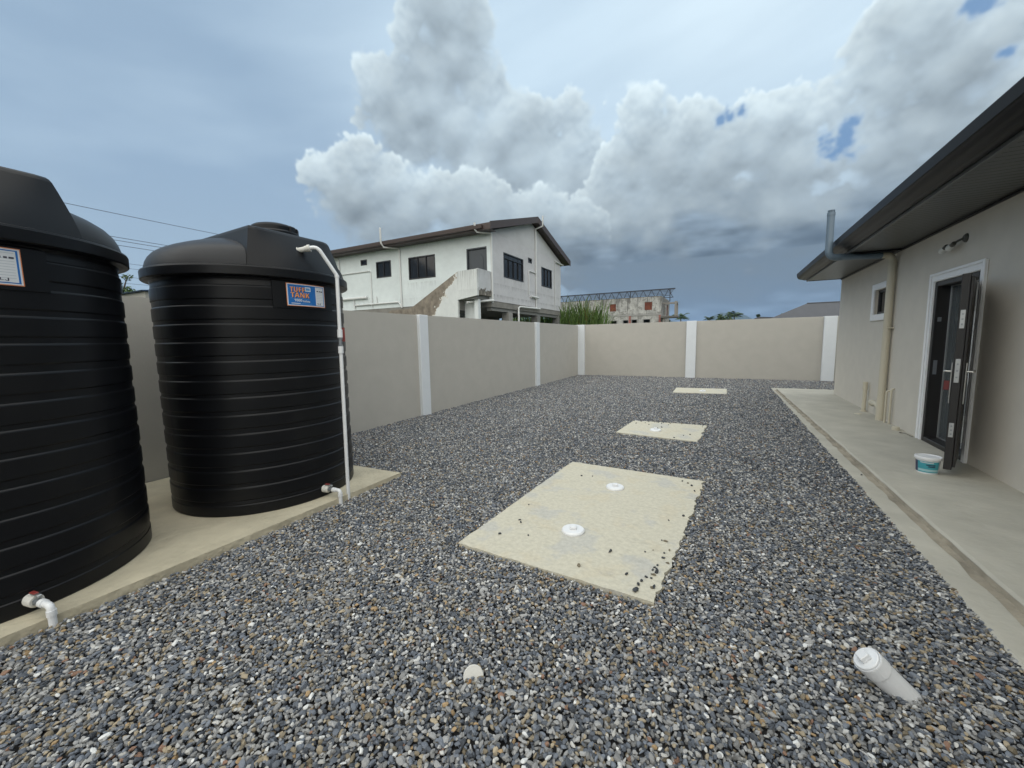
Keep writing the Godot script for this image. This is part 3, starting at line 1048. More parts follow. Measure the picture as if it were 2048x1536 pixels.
func build_tanks() -> void:
	make_tank(Vector3(-4.42, 0.05, -0.585), "black ribbed water tank nearest the camera, its label cut by the picture edge")
	make_tank(Vector3(-4.414, 0.05, -2.554), "black ribbed water tank with the whole blue label and a white pipe at its face")
	# the white supply pipe
	var t := thing("supply_pipe", "thin white water pipe rising out of gravel into the manhole block of the labelled tank", "pipe", Vector3(-3.39, 0, -2.727))
	var a := Vector3(0, -0.06, 0)
	var b := Vector3(-0.032, 2.27, -0.055)
	var c := Vector3(-0.105, 2.530, 0.090)
	var d := Vector3(-0.255, 2.488, 0.197)
	var st := fresh()
	tube(st, [a, a.lerp(b, 0.68)], 0.0178, 18)
	put("lower_pipe", done(st), M.pvc, t)
	st = fresh()
	tube(st, [a.lerp(b, 0.76), b], 0.0178, 18)
	tube(st, [b - Vector3(0, 0.02, 0), b + Vector3(0, 0.004, 0)], 0.022, 18)
	put("upper_pipe", done(st), M.pvc, t)
	st = fresh()
	var p := [b]
	p.append_array(bend(b, c, d, 0.055))
	var e := c.lerp(d, 0.55)
	p.append(e)
	tube(st, p, 0.0178, 18)
	put("bend", done(st), M.pvc, t)
	st = fresh()
	tube(st, [c.lerp(d, 0.35), c.lerp(d, 0.47)], 0.034, 12)
	tube(st, [c.lerp(d, 0.47), c.lerp(d, 0.60)], 0.028, 16)
	tube(st, [c.lerp(d, 0.60), c.lerp(d, 0.98)], 0.024, 16)
	tube(st, [c.lerp(d, 0.93), d], 0.032, 16)
	put("union", done(st), M.pvc_old, t)
	st = fresh()
	tube(st, [a.lerp(b, 0.670), a.lerp(b, 0.700)], 0.025, 16)
	put("coupling", done(st), M.pvc, t)
	st = fresh()
	tube(st, [a.lerp(b, 0.738), a.lerp(b, 0.772)], 0.025, 16)
	put("coupling", done(st), M.pvc, t)
	st = fresh()
	var g := a.lerp(b, 0.72)
	tube(st, [a.lerp(b, 0.698), a.lerp(b, 0.74)], 0.018, 14)
	tube(st, [a.lerp(b, 0.700), a.lerp(b, 0.708)], 0.023, 6, true, -1)
	tube(st, [a.lerp(b, 0.730), a.lerp(b, 0.738)], 0.023, 6, true, -1)
	tube(st, [g, g + Vector3(-0.02, 0, -0.032)], 0.008, 10)
	put("ball_valve", done(st), M.grey_metal, t)
	put("lever", box_mesh(Vector3(-0.016, 0.0, -0.003), Vector3(0.016, 0.14, 0.005), 0.002), M.red, t, Transform3D(Basis(Vector3.UP, 0.9), g + Vector3(-0.012, 0.0, -0.05)))

# ------------------------------------------------------------------ bungalow on the right
# a wall in its own plane (u along, v up, outer face at w = 0, thickness t inwards) with rectangular holes [u0, u1, v0, v1]
func pierced(u0: float, u1: float, v0: float, v1: float, holes: Array, thick: float, tr: Transform3D) -> ArrayMesh:
	var us := [u0, u1]
	var vs := [v0, v1]
	for h in holes:
		us.append_array([h[0], h[1]])
		vs.append_array([h[2], h[3]])
	us.sort()
	vs.sort()
	var st := fresh()
	var U := func(u: float, v: float) -> Vector2: return Vector2((u - u0) / (u1 - u0), 1.0 - (v - v0) / (v1 - v0))
	for i in us.size() - 1:
		for j in vs.size() - 1:
			var a: float = us[i]
			var b: float = us[i + 1]
			var c: float = vs[j]
			var d: float = vs[j + 1]
			if b - a < 1e-4 or d - c < 1e-4:
				continue
			var hole := false
			for h in holes:
				if (a + b) * 0.5 > h[0] and (a + b) * 0.5 < h[1] and (c + d) * 0.5 > h[2] and (c + d) * 0.5 < h[3]:
					hole = true
			if hole:
				continue
			var uv := [U.call(a, c), U.call(b, c), U.call(b, d), U.call(a, d)]
			quad_uv(st, [tr * Vector3(a, c, 0), tr * Vector3(b, c, 0), tr * Vector3(b, d, 0), tr * Vector3(a, d, 0)], uv)
			quad_uv(st, [tr * Vector3(a, c, -thick), tr * Vector3(a, d, -thick), tr * Vector3(b, d, -thick), tr * Vector3(b, c, -thick)], [uv[0], uv[3], uv[2], uv[1]])
	var rims := holes.duplicate()
	rims.append([u0, u1, v0, v1])
	for k in rims.size():
		var h: Array = rims[k]
		var p := [Vector2(h[0], h[2]), Vector2(h[1], h[2]), Vector2(h[1], h[3]), Vector2(h[0], h[3])]
		for i in 4:
			var a: Vector2 = p[i]
			var b: Vector2 = p[(i + 1) % 4]
			var uv := [U.call(a.x, a.y), U.call(b.x, b.y), U.call(b.x, b.y), U.call(a.x, a.y)]
			var q := [tr * Vector3(a.x, a.y, 0), tr * Vector3(b.x, b.y, 0), tr * Vector3(b.x, b.y, -thick), tr * Vector3(a.x, a.y, -thick)]
			if k == rims.size() - 1:
				q = [q[0], q[3], q[2], q[1]]
				uv = [uv[0], uv[3], uv[2], uv[1]]
			quad_uv(st, q, uv)
	return done(st)

func build_bungalow() -> void:
	var t := thing("bungalow", "taupe bungalow with dark eaves and an open black door beside the concrete walkway", "house", Vector3(HOUSE_X, 0, 0))
	# walls; u runs along +z, outer face towards -x
	var face := Transform3D(Basis(Vector3(0, 0, 1), Vector3.UP, Vector3(-1, 0, 0)), Vector3.ZERO)
	put("wall", pierced(-13.25, 4.0, -0.05, 3.05, [[-7.86, -6.69, 0.05, 2.31], [-10.45, -9.72, 1.98, 2.45]], 0.15, face), M.house, t)
	put("end_wall", slab_mesh([Vector2(0.152, -0.05), Vector2(6.9, -0.05), Vector2(6.9, 3.04), Vector2(3.3, 4.1), Vector2(0.152, 3.3)], -13.25, -13.10), M.house, t)
	put("rear_wall", box_mesh(Vector3(6.75, -0.05, -13.098), Vector3(6.9, 3.04, 3.848)), M.house, t)
	put("near_wall", slab_mesh([Vector2(0.152, -0.05), Vector2(6.9, -0.05), Vector2(6.9, 3.04), Vector2(3.3, 4.1), Vector2(0.152, 3.3)], 3.85, 4.0), M.house, t)
	put("room_floor", box_mesh(Vector3(0.152, 0.052, -13.098), Vector3(6.748, 0.075, 3.848)), M.tile, t)
	put("room_ceiling", box_mesh(Vector3(0.152, 2.75, -13.098), Vector3(6.748, 2.79, 3.848)), M.inner, t)
	put("room_partition", box_mesh(Vector3(3.2, 0.077, -13.098), Vector3(3.3, 2.748, 3.848)), M.inner, t)
	# roof and eaves
	put("roof", slab_mesh([Vector2(-0.90, 3.215), Vector2(3.3, 4.42), Vector2(7.5, 3.215), Vector2(7.5, 3.265), Vector2(3.3, 4.48), Vector2(-0.93, 3.262)], -13.27, 4.05), M.gutter, t)
	var prof := [Vector2(-0.952, 3.238), Vector2(-0.958, 3.230), Vector2(-0.945, 3.140), Vector2(-0.934, 3.134), Vector2(-0.925, 3.118), Vector2(-0.905, 3.096), Vector2(-0.875, 3.082), Vector2(-0.84, 3.077), Vector2(-0.815, 3.071), Vector2(-0.795, 3.060), Vector2(-0.765, 3.056), Vector2(-0.742, 3.056), Vector2(-0.742, 3.20), Vector2(-0.93, 3.205)]
	var st := fresh()
	var tri_ix := Geometry2D.triangulate_polygon(PackedVector2Array(prof))
	for i in prof.size():
		var a: Vector2 = prof[i]
		var b: Vector2 = prof[(i + 1) % prof.size()]
		st.set_smooth_group(2 if i in [4, 5, 6] else 3 if i in [8, 9] else -1)
		quad(st, Vector3(a.x, a.y, -13.31), Vector3(b.x, b.y, -13.31), Vector3(b.x, b.y, 4.06), Vector3(a.x, a.y, 4.06))
	st.set_smooth_group(-1)
	for z in [-13.31, 4.06]:
		for i in range(0, tri_ix.size(), 3):
			tri(st, Vector3(prof[tri_ix[i]].x, prof[tri_ix[i]].y, z), Vector3(prof[tri_ix[i + 1]].x, prof[tri_ix[i + 1]].y, z), Vector3(prof[tri_ix[i + 2]].x, prof[tri_ix[i + 2]].y, z))
	put("gutter", done(st), M.gutter, t)
	put("eave_trim", box_mesh(Vector3(-0.738, 3.018, -13.29), Vector3(-0.695, 3.20, 4.04), 0.006), M.soffit, t)
	put("wall_trim", box_mesh(Vector3(-0.028, 2.992, -13.24), Vector3(-0.001, 3.026, 4.0), 0.006), M.gutter, t)
	put("end_trim", box_mesh(Vector3(-0.694, 3.022, -13.30), Vector3(-0.002, 3.30, -13.262), 0.004), M.gutter, t)
	var spots := []
	for i in 172:
		spots.append(Transform3D(Basis(), Vector3(0, 0, -13.205 + i * 0.1)))
	many("soffit_board", box_mesh(Vector3(-0.694, 3.029, -0.0485), Vector3(-0.003, 3.044, 0.0485), 0.005), M.soffit, t, spots)
	put("soffit_backing", box_mesh(Vector3(-0.69, 3.046, -13.25), Vector3(-0.003, 3.052, 4.0)), M.gutter, t)
	put("soffit_cover", box_mesh(Vector3(-0.690, 2.998, -9.42), Vector3(-0.03, 3.027, -9.18), 0.004), M.gutter, t)
	# window
	var w := Node3D.new()
	w.name = "window"
	t.add_child(w)
	var white_bars := [[-10.575, -10.45, 1.86, 2.57], [-9.72, -9.595, 1.86, 2.57], [-10.45, -9.72, 2.45, 2.57], [-10.45, -9.72, 1.86, 1.98]]
	for b in white_bars:
		put("trim", box_mesh(Vector3(-0.035, b[2], b[0]), Vector3(-0.001, b[3], b[1]), 0.008), M.trim, w)
	for b in [[-10.449, -10.40, 1.981, 2.449], [-9.77, -9.721, 1.981, 2.449], [-10.399, -9.771, 2.40, 2.449], [-10.399, -9.771, 1.981, 2.03]]:
		put("frame", box_mesh(Vector3(0.04, b[2], b[0]), Vector3(0.10, b[3], b[1]), 0.004), M.black_frame, w)
	put("pane", box_mesh(Vector3(0.066, 2.031, -10.398), Vector3(0.072, 2.399, -9.772)), M.dark_glass, w)
	# door surround
	var d := Node3D.new()
	d.name = "doorway"
	t.add_child(d)
	for b in [[-7.975, -7.862, 0.05, 2.42], [-6.688, -6.605, 0.05, 2.42], [-7.861, -6.689, 2.312, 2.42]]:
		put("trim", box_mesh(Vector3(-0.022, b[2], b[0]), Vector3(-0.001, b[3], b[1]), 0.004), M.trim, d)
	for b in [[-7.985, -7.945, 0.05, 2.43], [-6.635, -6.595, 0.05, 2.43], [-7.944, -6.636, 2.392, 2.43]]:
		put("bead", box_mesh(Vector3(-0.040, b[2], b[0]), Vector3(-0.0225, b[3], b[1]), 0.007), M.trim, d)
	for b in [[-7.905, -7.865, 0.05, 2.35], [-6.684, -6.66, 0.05, 2.35], [-7.864, -6.685, 2.315, 2.35]]:
		put("bead", box_mesh(Vector3(-0.032, b[2], b[0]), Vector3(-0.0225, b[3], b[1]), 0.006), M.trim, d)
	for b in [[-7.859, -7.79, 0.05, 2.309], [-6.75, -6.691, 0.05, 2.309], [-7.789, -6.751, 2.245, 2.309], [-7.789, -6.751, 0.05, 0.115]]:
		put("frame", box_mesh(Vector3(-0.012, b[2], b[0]), Vector3(0.20, b[3], b[1]), 0.006), M.door, d)
	for b in [[-7.789, -7.775, 0.116, 2.244], [-6.765, -6.751, 0.116, 2.244], [-7.774, -6.766, 2.230, 2.244], [-7.774, -6.766, 0.116, 0.130]]:
		put("silver_edge", box_mesh(Vector3(0.125, b[2], b[0]), Vector3(0.145, b[3], b[1]), 0.002), M.plate, d)
	put("pane", box_mesh(Vector3(0.130, 0.131, -7.773), Vector3(0.136, 2.229, -6.767)), M.glass, d)
	for y in [1.02, 1.76]:
		put("strike_plate", box_mesh(Vector3(0.02, y, -7.7895), Vector3(0.06, y + (0.20 if y < 1.5 else 0.06), -7.786), 0.001), M.grey_metal, d)
	for y in [0.32, 1.46, 1.86]:
		var s := fresh()
		bx(s, Vector3(0.03, y, -6.7545), Vector3(0.09, y + 0.20, -6.7505), 0.001)
		var hp := put("hinge_plate", done(s), M.grey_metal, d)
		put("slot", box_mesh(Vector3(0.045, y + 0.02, -6.7565), Vector3(0.075, y + 0.18, -6.7546), 0.001), M.door, hp)
	put("parcel", box_mesh(Vector3(0.32, 0.077, -7.74), Vector3(0.56, 0.30, -7.45), 0.03), M.tile, d)
	# the open leaf, seen along its edge
	var leaf := Node3D.new()
	leaf.name = "door"
	t.add_child(leaf)
	leaf.transform = Transform3D(Basis(Vector3(-0.38, 0, 0.925).normalized(), Vector3.UP, Vector3(-0.925, 0, -0.38).normalized()), Vector3(-0.06, 0.125, -6.79))
	put("panel", box_mesh(Vector3(0.0, 0.0, -0.030), Vector3(0.943, 2.08, 0.034), 0.004), M.door, leaf)
	put("rebate", box_mesh(Vector3(0.05, 0.03, -0.052), Vector3(0.925, 2.05, -0.0305), 0.004), M.door, leaf)
	for y in [0.95, 1.52, 0.36]:
		var hh: float = {0.95: 0.25, 1.52: 0.19, 0.36: 0.155}[y]
		var lp := put("lock_plate", box_mesh(Vector3(0.9432, y, -0.016), Vector3(0.9465, y + hh, 0.020), 0.001), M.plate, leaf)
		for k in 3:
			put("bolt", box_mesh(Vector3(0.9467, y + hh * (0.22 + 0.28 * k) - 0.008, -0.005), Vector3(0.9475 + (0.012 if y == 1.52 and k == 0 else 0.0), y + hh * (0.22 + 0.28 * k) + 0.008, 0.009)), M.grey_metal, lp)
	for s in [-1, 1]:
		var z0 := 0.036 if s > 0 else -0.054
		var hd := put("handle", box_mesh(Vector3(0.855, 0.72, minf(z0, z0 + s * 0.012)), Vector3(0.905, 1.16, maxf(z0, z0 + s * 0.012)), 0.004), M.steel, leaf)
		var ls := fresh()
		tube(ls, [Vector3(0.88, 1.065, z0 + s * 0.010), Vector3(0.88, 1.065, z0 + s * 0.055)], 0.010, 12)
		var pth := [Vector3(0.88, 1.065, z0 + s * 0.045)]
		pth.append_array(bend(Vector3(0.88, 1.065, z0 + s * 0.045), Vector3(0.88, 1.065, z0 + s * 0.062), Vector3(0.74, 1.065, z0 + s * 0.062), 0.014))
		pth.append(Vector3(0.745, 1.065, z0 + s * 0.062))
		tube(ls, pth, 0.010, 12)
		put("lever", done(ls), M.steel, hd)
	put("key_tag", box_mesh(Vector3(0.85, 0.86, 0.050), Vector3(0.855, 0.960, 0.095), 0.002), mat(Vector3(0.13, 0.018, 0.018), 0.4), leaf)
	for y in [0.2, 1.0, 1.8]:
		var hs := fresh()
		tube(hs, [Vector3(-0.012, y, 0.0), Vector3(-0.012, y + 0.12, 0.0)], 0.011, 12)
		put("hinge", done(hs), M.door, leaf)

func build_wall_fittings() -> void:
	# lamp over the door
	var t := thing("wall_lamp", "twin bulb lamp without shades on the bungalow wall above the open door", "lamp", Vector3(HOUSE_X, 2.765, -7.16))
	var dark := mat(Vector3(0.07, 0.068, 0.055), 0.5)
	var st := fresh()
	lathe(st, [[0.0, 0.028], [0.035, 0.028], [0.052, 0.012], [0.055, 0.0], [0.0, 0.0]], 28, Transform3D(Basis(Vector3(0, 0, 1), Vector3(-1, 0, 0), Vector3(0, 1, 0)), Vector3.ZERO))
	put("wall_plate", done(st), dark, t)
	st = fresh()
	tube(st, [Vector3(-0.02, 0, 0), Vector3(-0.06, -0.02, -0.03), Vector3(-0.085, -0.045, -0.09), Vector3(-0.09, -0.05, -0.25)], 0.014, 12)
	put("arm", done(st), dark, t)
	for z in [-0.05, -0.24]:
		var q := Transform3D(Basis(Vector3(1, 0, 0), -PI / 2 - 0.35) * Basis(Vector3(0, 0, 1), 0.0), Vector3(-0.095, -0.05, z))
		st = fresh()
		lathe(st, [[0.0, -0.02], [0.022, -0.02], [0.026, 0.0], [0.026, 0.035], [0.02, 0.04], [0.0, 0.04]], 18, q)
		put("socket", done(st), dark, t)
		st = fresh()
		lathe(st, [[0.018, 0.036], [0.027, 0.052], [0.036, 0.075], [0.039, 0.095], [0.036, 0.117], [0.027, 0.135], [0.014, 0.145], [0.0, 0.147]], 24, q, true)
		put("bulb", done(st), mat(Vector3(0.62, 0.62, 0.58), 0.35), t)
	# drain and vent pipe
	var v := thing("drain_pipe", "cream drain pipe that turns blue grey under the eaves and rises past the gutter", "pipe", Vector3(2.53, 0.05, -9.42))
	var o := v.position
	var A := Vector3(1.575, 3.70, -9.10) - o
	var B := Vector3(1.575, 2.965, -9.10) - o
	var C := Vector3(2.53, 2.965, -9.42) - o
	var r := 0.056
	st = fresh()
	var path := [A]
	path.append_array(bend(A, B, C, 0.13, 8))
	path.append(B.lerp(C, 0.80))
	tube(st, path, r, 28)
	put("vent", done(st), M.vent, v)
	st = fresh()
	tube(st, [A - Vector3(0, 0.02, 0), A + Vector3(0, 0.03, 0)], 0.0605, 28)
	var cap := put("vent_cap", done(st), M.vent, v)
	for k in 12:
		var a := TAU * k / 12
		var tooth := Transform3D(Basis(Vector3.UP, a), A)
		st = fresh()
		bx(st, Vector3(-0.009, 0.031, 0.042), Vector3(0.009, 0.062, 0.051), 0.001, tooth)
		put("fin", done(st), M.vent, cap)
	st = fresh()
	tube(st, [A + Vector3(0, 0.0625, 0), A + Vector3(0, 0.072, 0)], 0.053, 28)
	put("top_disc", done(st), M.vent, cap)
	st = fresh()
	tube(st, [B.lerp(C, 0.16), B.lerp(C, 0.20)], 0.061, 28)
	put("vent_collar", done(st), M.vent, v)
	st = fresh()
	tube(st, [B.lerp(C, 0.755), B.lerp(C, 0.815)], 0.061, 28)
	put("vent_collar", done(st), M.vent, v)
	st = fresh()
	path = [B.lerp(C, 0.80)]
	path.append_array(bend(B, C, Vector3(0, 1, 0), 0.13, 8))
	path.append(Vector3(0, 0.0, 0))
	tube(st, path, r, 28)
	put("downpipe", done(st), M.cream_pipe, v)
	st = fresh()
	tube(st, [Vector3(0, 2.70, 0), Vector3(0, 2.76, 0)], 0.0605, 28)
	put("collar", done(st), M.cream_pipe, v)
	st = fresh()
	tube(st, [Vector3(0, 1.645, 0), Vector3(0, 1.665, 0)], 0.0585, 28)
	bx(st, Vector3(-0.01, 1.645, -0.11), Vector3(0.068, 1.665, 0.11), 0.002)
	put("strap", done(st), M.cream_pipe, v)
	st = fresh()
	tube(st, [Vector3(0, 0.0, 0), Vector3(0, 0.40, 0)], 0.0605, 28)
	var y0 := Vector3(0, 0.19, 0)
	path = [y0]
	path.append_array(bend(y0, Vector3(0, 0.26, -0.16), Vector3(0, 0.24, -0.6), 0.05))
	path.append(Vector3(0, 0.245, -0.42))
	tube(st, path, 0.05, 24)
	tube(st, [Vector3(0, 0.245, -0.40), Vector3(0, 0.245, -0.52)], 0.056, 24)
	put("branch", done(st), M.cream_pipe, v)
	# small pipes at the foot of the wall
	var s := thing("short_pipe", "short capped cream pipe standing beside the foot of the drain pipe, nearer the far corner", "pipe", Vector3(2.53, 0.05, -10.38))
	st = fresh()
	tube(st, [Vector3.ZERO, Vector3(0, 0.52, 0)], 0.034, 18)
	put("pipe", done(st), M.cream_pipe, s)
	st = fresh()
	tube(st, [Vector3(0, 0.44, 0), Vector3(0, 0.455, 0)], 0.044, 18)
	tube(st, [Vector3(0, 0.455, 0), Vector3(0, 0.60, 0)], 0.041, 18)
	put("socket", done(st), M.cream_pipe, s)
	st = fresh()
	tube(st, [Vector3(0, 0, 0), Vector3(0, 0.02, 0)], 0.055, 18)
	put("foot_ring", done(st), M.cream_pipe, s)
	var n := ["thin cream conduit with a bent top rising just in front of the drain pipe", "slightly taller thin cream conduit standing against the wall by the drain pipe"]
	for i in 2:
		var c := fresh()
		var h := 0.56 + i * 0.05
		var x := 0.0
		path = [Vector3(x, 0, 0)]
		path.append_array(bend(Vector3(x, 0, 0), Vector3(x, h, 0), Vector3(0.2, h, 0), 0.03))
		path.append(Vector3(0.06 if i == 0 else 0.035, h, 0))
		tube(c, path, 0.016, 12)
		tag(put("conduit", done(c), M.cream_pipe, null, Transform3D(Basis(), Vector3(2.53 + i * 0.03, 0.05, -9.17 + i * 0.11))), n[i], "conduit")
	var c2 := fresh()
	lathe(c2, [[0.0, 0.0], [0.05, 0.0], [0.048, 0.055], [0.040, 0.06], [0.0, 0.058]], 20)
	tag(put("pipe_stub", done(c2), M.cream_pipe, null, Transform3D(Basis(), Vector3(2.50, 0.045, -8.53))), "squat cream pipe stub on the walkway between conduit and door", "pipe stub")
	c2 = fresh()
	lathe(c2, [[0.0, 0.0], [0.06, 0.0], [0.052, 0.014], [0.0, 0.018]], 20)
	tag(put("floor_cap", done(c2), M.cream_pipe, null, Transform3D(Basis(), Vector3(2.36, 0.048, -10.0))), "flat cream cap set in the walkway beside the drain pipe", "pipe cap")
	c2 = fresh()
	tube(c2, [Vector3(0, 0.004, 0), Vector3(-0.05, 0.012, 0.10), Vector3(-0.02, 0.03, 0.24), Vector3(0.03, 0.006, 0.36)], 0.004, 8)
	tag(put("wire_end", done(c2), mat(Vector3(0.06, 0.055, 0.045), 0.7), null, Transform3D(Basis(), Vector3(2.52, 0.05, -8.36))), "scrap of thin dark wire lying at the wall foot by the door trim", "wire")
	# bucket
	var b := thing("paint_bucket", "white plastic bucket with lid and teal label standing before the open door", "bucket", Vector3(2.055, 0.05, -6.01))
	st = fresh()
	lathe(st, [[0.0, 0.0], [0.085, 0.0], [0.088, 0.004], [0.098, 0.150], [0.102, 0.152], [0.1025, 0.162]], 40)
	put("tub", done(st), M.pvc, b)
	st = fresh()
	lathe(st, [[0.101, 0.158], [0.110, 0.159], [0.112, 0.163], [0.112, 0.184], [0.109, 0.189], [0.103, 0.189], [0.100, 0.182], [0.0, 0.182]], 40)
	put("lid", done(st), M.pvc, b)
	var wrap := func(called: String, a0: float, a1: float, h0: float, h1: float, lift: float, m: Material) -> void:
		var q := fresh()
		lathe(q, [[0.0885 + h0 * 0.0667 + lift, h0], [0.0885 + h1 * 0.0667 + lift, h1]], 16, Transform3D(), false, 10, deg_to_rad(a0), deg_to_rad(a1))
		put(called, done(q), m, b)
	wrap.call("label", -70.0, 45.0, 0.018, 0.142, 0.0012, mat(Vector3(0.05, 0.30, 0.36), 0.4))
	wrap.call("label_side", -112.0, -71.0, 0.018, 0.142, 0.0012, mat(Vector3(0.03, 0.035, 0.085), 0.4))
	wrap.call("label_stripe", -70.0, 45.0, 0.030, 0.055, 0.0018, mat(Vector3(0.32, 0.52, 0.55), 0.4))
	wrap.call("label_print", -25.0, 20.0, 0.098, 0.110, 0.0018, mat(Vector3(0.02, 0.04, 0.08), 0.5))
	wrap.call("label_print", -15.0, 20.0, 0.080, 0.092, 0.0018, mat(Vector3(0.02, 0.04, 0.08), 0.5))
	wrap.call("label_print", -55.0, 10.0, 0.124, 0.135, 0.0018, mat(Vector3(0.5, 0.55, 0.58), 0.5))

# ------------------------------------------------------------------ the white house over the wall
func stained(w: int, h: int, base: Vector3, drips: Array, sd: int, bare: Callable) -> StandardMaterial3D:
	# painted render with grime running down from sills and edges; drips [u0, u1, v_top, length, strength]
	var im := Image.create(w, h, false, Image.FORMAT_RGB8)
	var a := noise(FastNoiseLite.TYPE_SIMPLEX_SMOOTH, 0.012, 5, sd, 0.6)
	var b := noise(FastNoiseLite.TYPE_SIMPLEX_SMOOTH, 0.05, 4, sd + 1, 0.6)
	var col := noise(FastNoiseLite.TYPE_SIMPLEX_SMOOTH, 0.11, 3, sd + 2, 0.7)
	for y in h:
		var v := (y + 0.5) / h
		for x in w:
			var u := (x + 0.5) / w
			var p: Vector3 = base * (1.0 + a.get_noise_2d(x, y) * 0.10 + b.get_noise_2d(x, y) * 0.05)
			var g := 0.0
			for d in drips:
				if u > d[0] and u < d[1] and v > d[2]:
					var l: float = d[3] * (0.25 + 0.75 * clampf(col.get_noise_2d(x * 1.6, d[2] * 900.0) + 0.5, 0.0, 1.0))
					var t: float = (v - d[2]) / l
					if t < 1.0:
						g = maxf(g, d[4] * (1.0 - t) * clampf(0.35 + col.get_noise_2d(x * 2.2, y * 0.06 + d[2] * 300.0) * 1.5, 0.0, 1.0))
			p = p.lerp(Vector3(0.06, 0.058, 0.055), clampf(g, 0.0, 0.9))
			p = bare.call(u, v, p, b.get_noise_2d(x * 0.7, y * 0.7), a.get_noise_2d(x * 2.0, y * 2.0))
			im.set_pixel(x, y, lin(p.x, p.y, p.z))
	var m := mat(Vector3.ONE, 0.85)
	m.albedo_color = Color.WHITE
	m.albedo_texture = ImageTexture.create_from_image(im)
	m.texture_repeat = false
	return m

func plain_paint(_u: float, _v: float, p: Vector3, _n: float, _m: float) -> Vector3:
	return p

func peeled_stair(u: float, v: float, p: Vector3, n: float, m: float) -> Vector3:
	# grey-brown bare plaster where the paint has fallen off the lower stair wall
	var x := lerpf(-16.0, -9.54, u)
	var y := lerpf(4.72, 0.0, v)
	var edge := lerpf(-10.62, -12.0, clampf((4.65 - y) / 1.8, 0.0, 2.2)) + n * 0.35 + m * 0.22
	if x < edge:
		return Vector3(0.205, 0.175, 0.14) * (1.0 + n * 0.5 + m * 0.35)
	if x < edge + 0.07:
		return Vector3(0.62, 0.60, 0.55)
	return p

func window_in(parent: Node3D, tr: Transform3D, u0: float, u1: float, v0: float, v1: float, panes: int, top := 0.0) -> void:
	var w := Node3D.new()
	w.name = "window"
	var k := 1
	while parent.has_node(NodePath(w.name)):
		w.name = "window_%03d" % k
		k += 1
	parent.add_child(w)
	w.transform = tr
	var f := 0.06
	var st := fresh()
	for b in [[u0, u0 + f, v0, v1], [u1 - f, u1, v0, v1], [u0 + f, u1 - f, v1 - f, v1], [u0 + f, u1 - f, v0, v0 + f]]:
		bx(st, Vector3(b[0], b[2], -0.10), Vector3(b[1], b[3], 0.012), 0.004)
	put("frame", done(st), M.black_frame, w)
	var rows := [[v0 + f, v1 - f]]
	if top > 0.0:
		rows = [[v0 + f, v1 - f - top], [v1 - f - top + 0.04, v1 - f]]
		put("transom", box_mesh(Vector3(u0 + f, v1 - f - top, -0.09), Vector3(u1 - f, v1 - f - top + 0.04, 0.006)), M.black_frame, w)
	for i in panes:
		var a := lerpf(u0 + f, u1 - f, float(i) / panes)
		var b := lerpf(u0 + f, u1 - f, float(i + 1) / panes)
		for r in rows:
			put("pane", box_mesh(Vector3(a + 0.012, r[0], -0.055), Vector3(b - 0.012, r[1], -0.045)), M.dark_glass, w)
		if i > 0:
			put("mullion", box_mesh(Vector3(a - 0.0115, v0 + f, -0.085), Vector3(a + 0.0115, rows[0][1], 0.004)), M.black_frame, w)

func pipe_run(parent: Node3D, called: String, pts: Array, r: float, m: Material) -> void:
	var st := fresh()
	tube(st, pts, r, 10)
	put(called, done(st), m, parent)

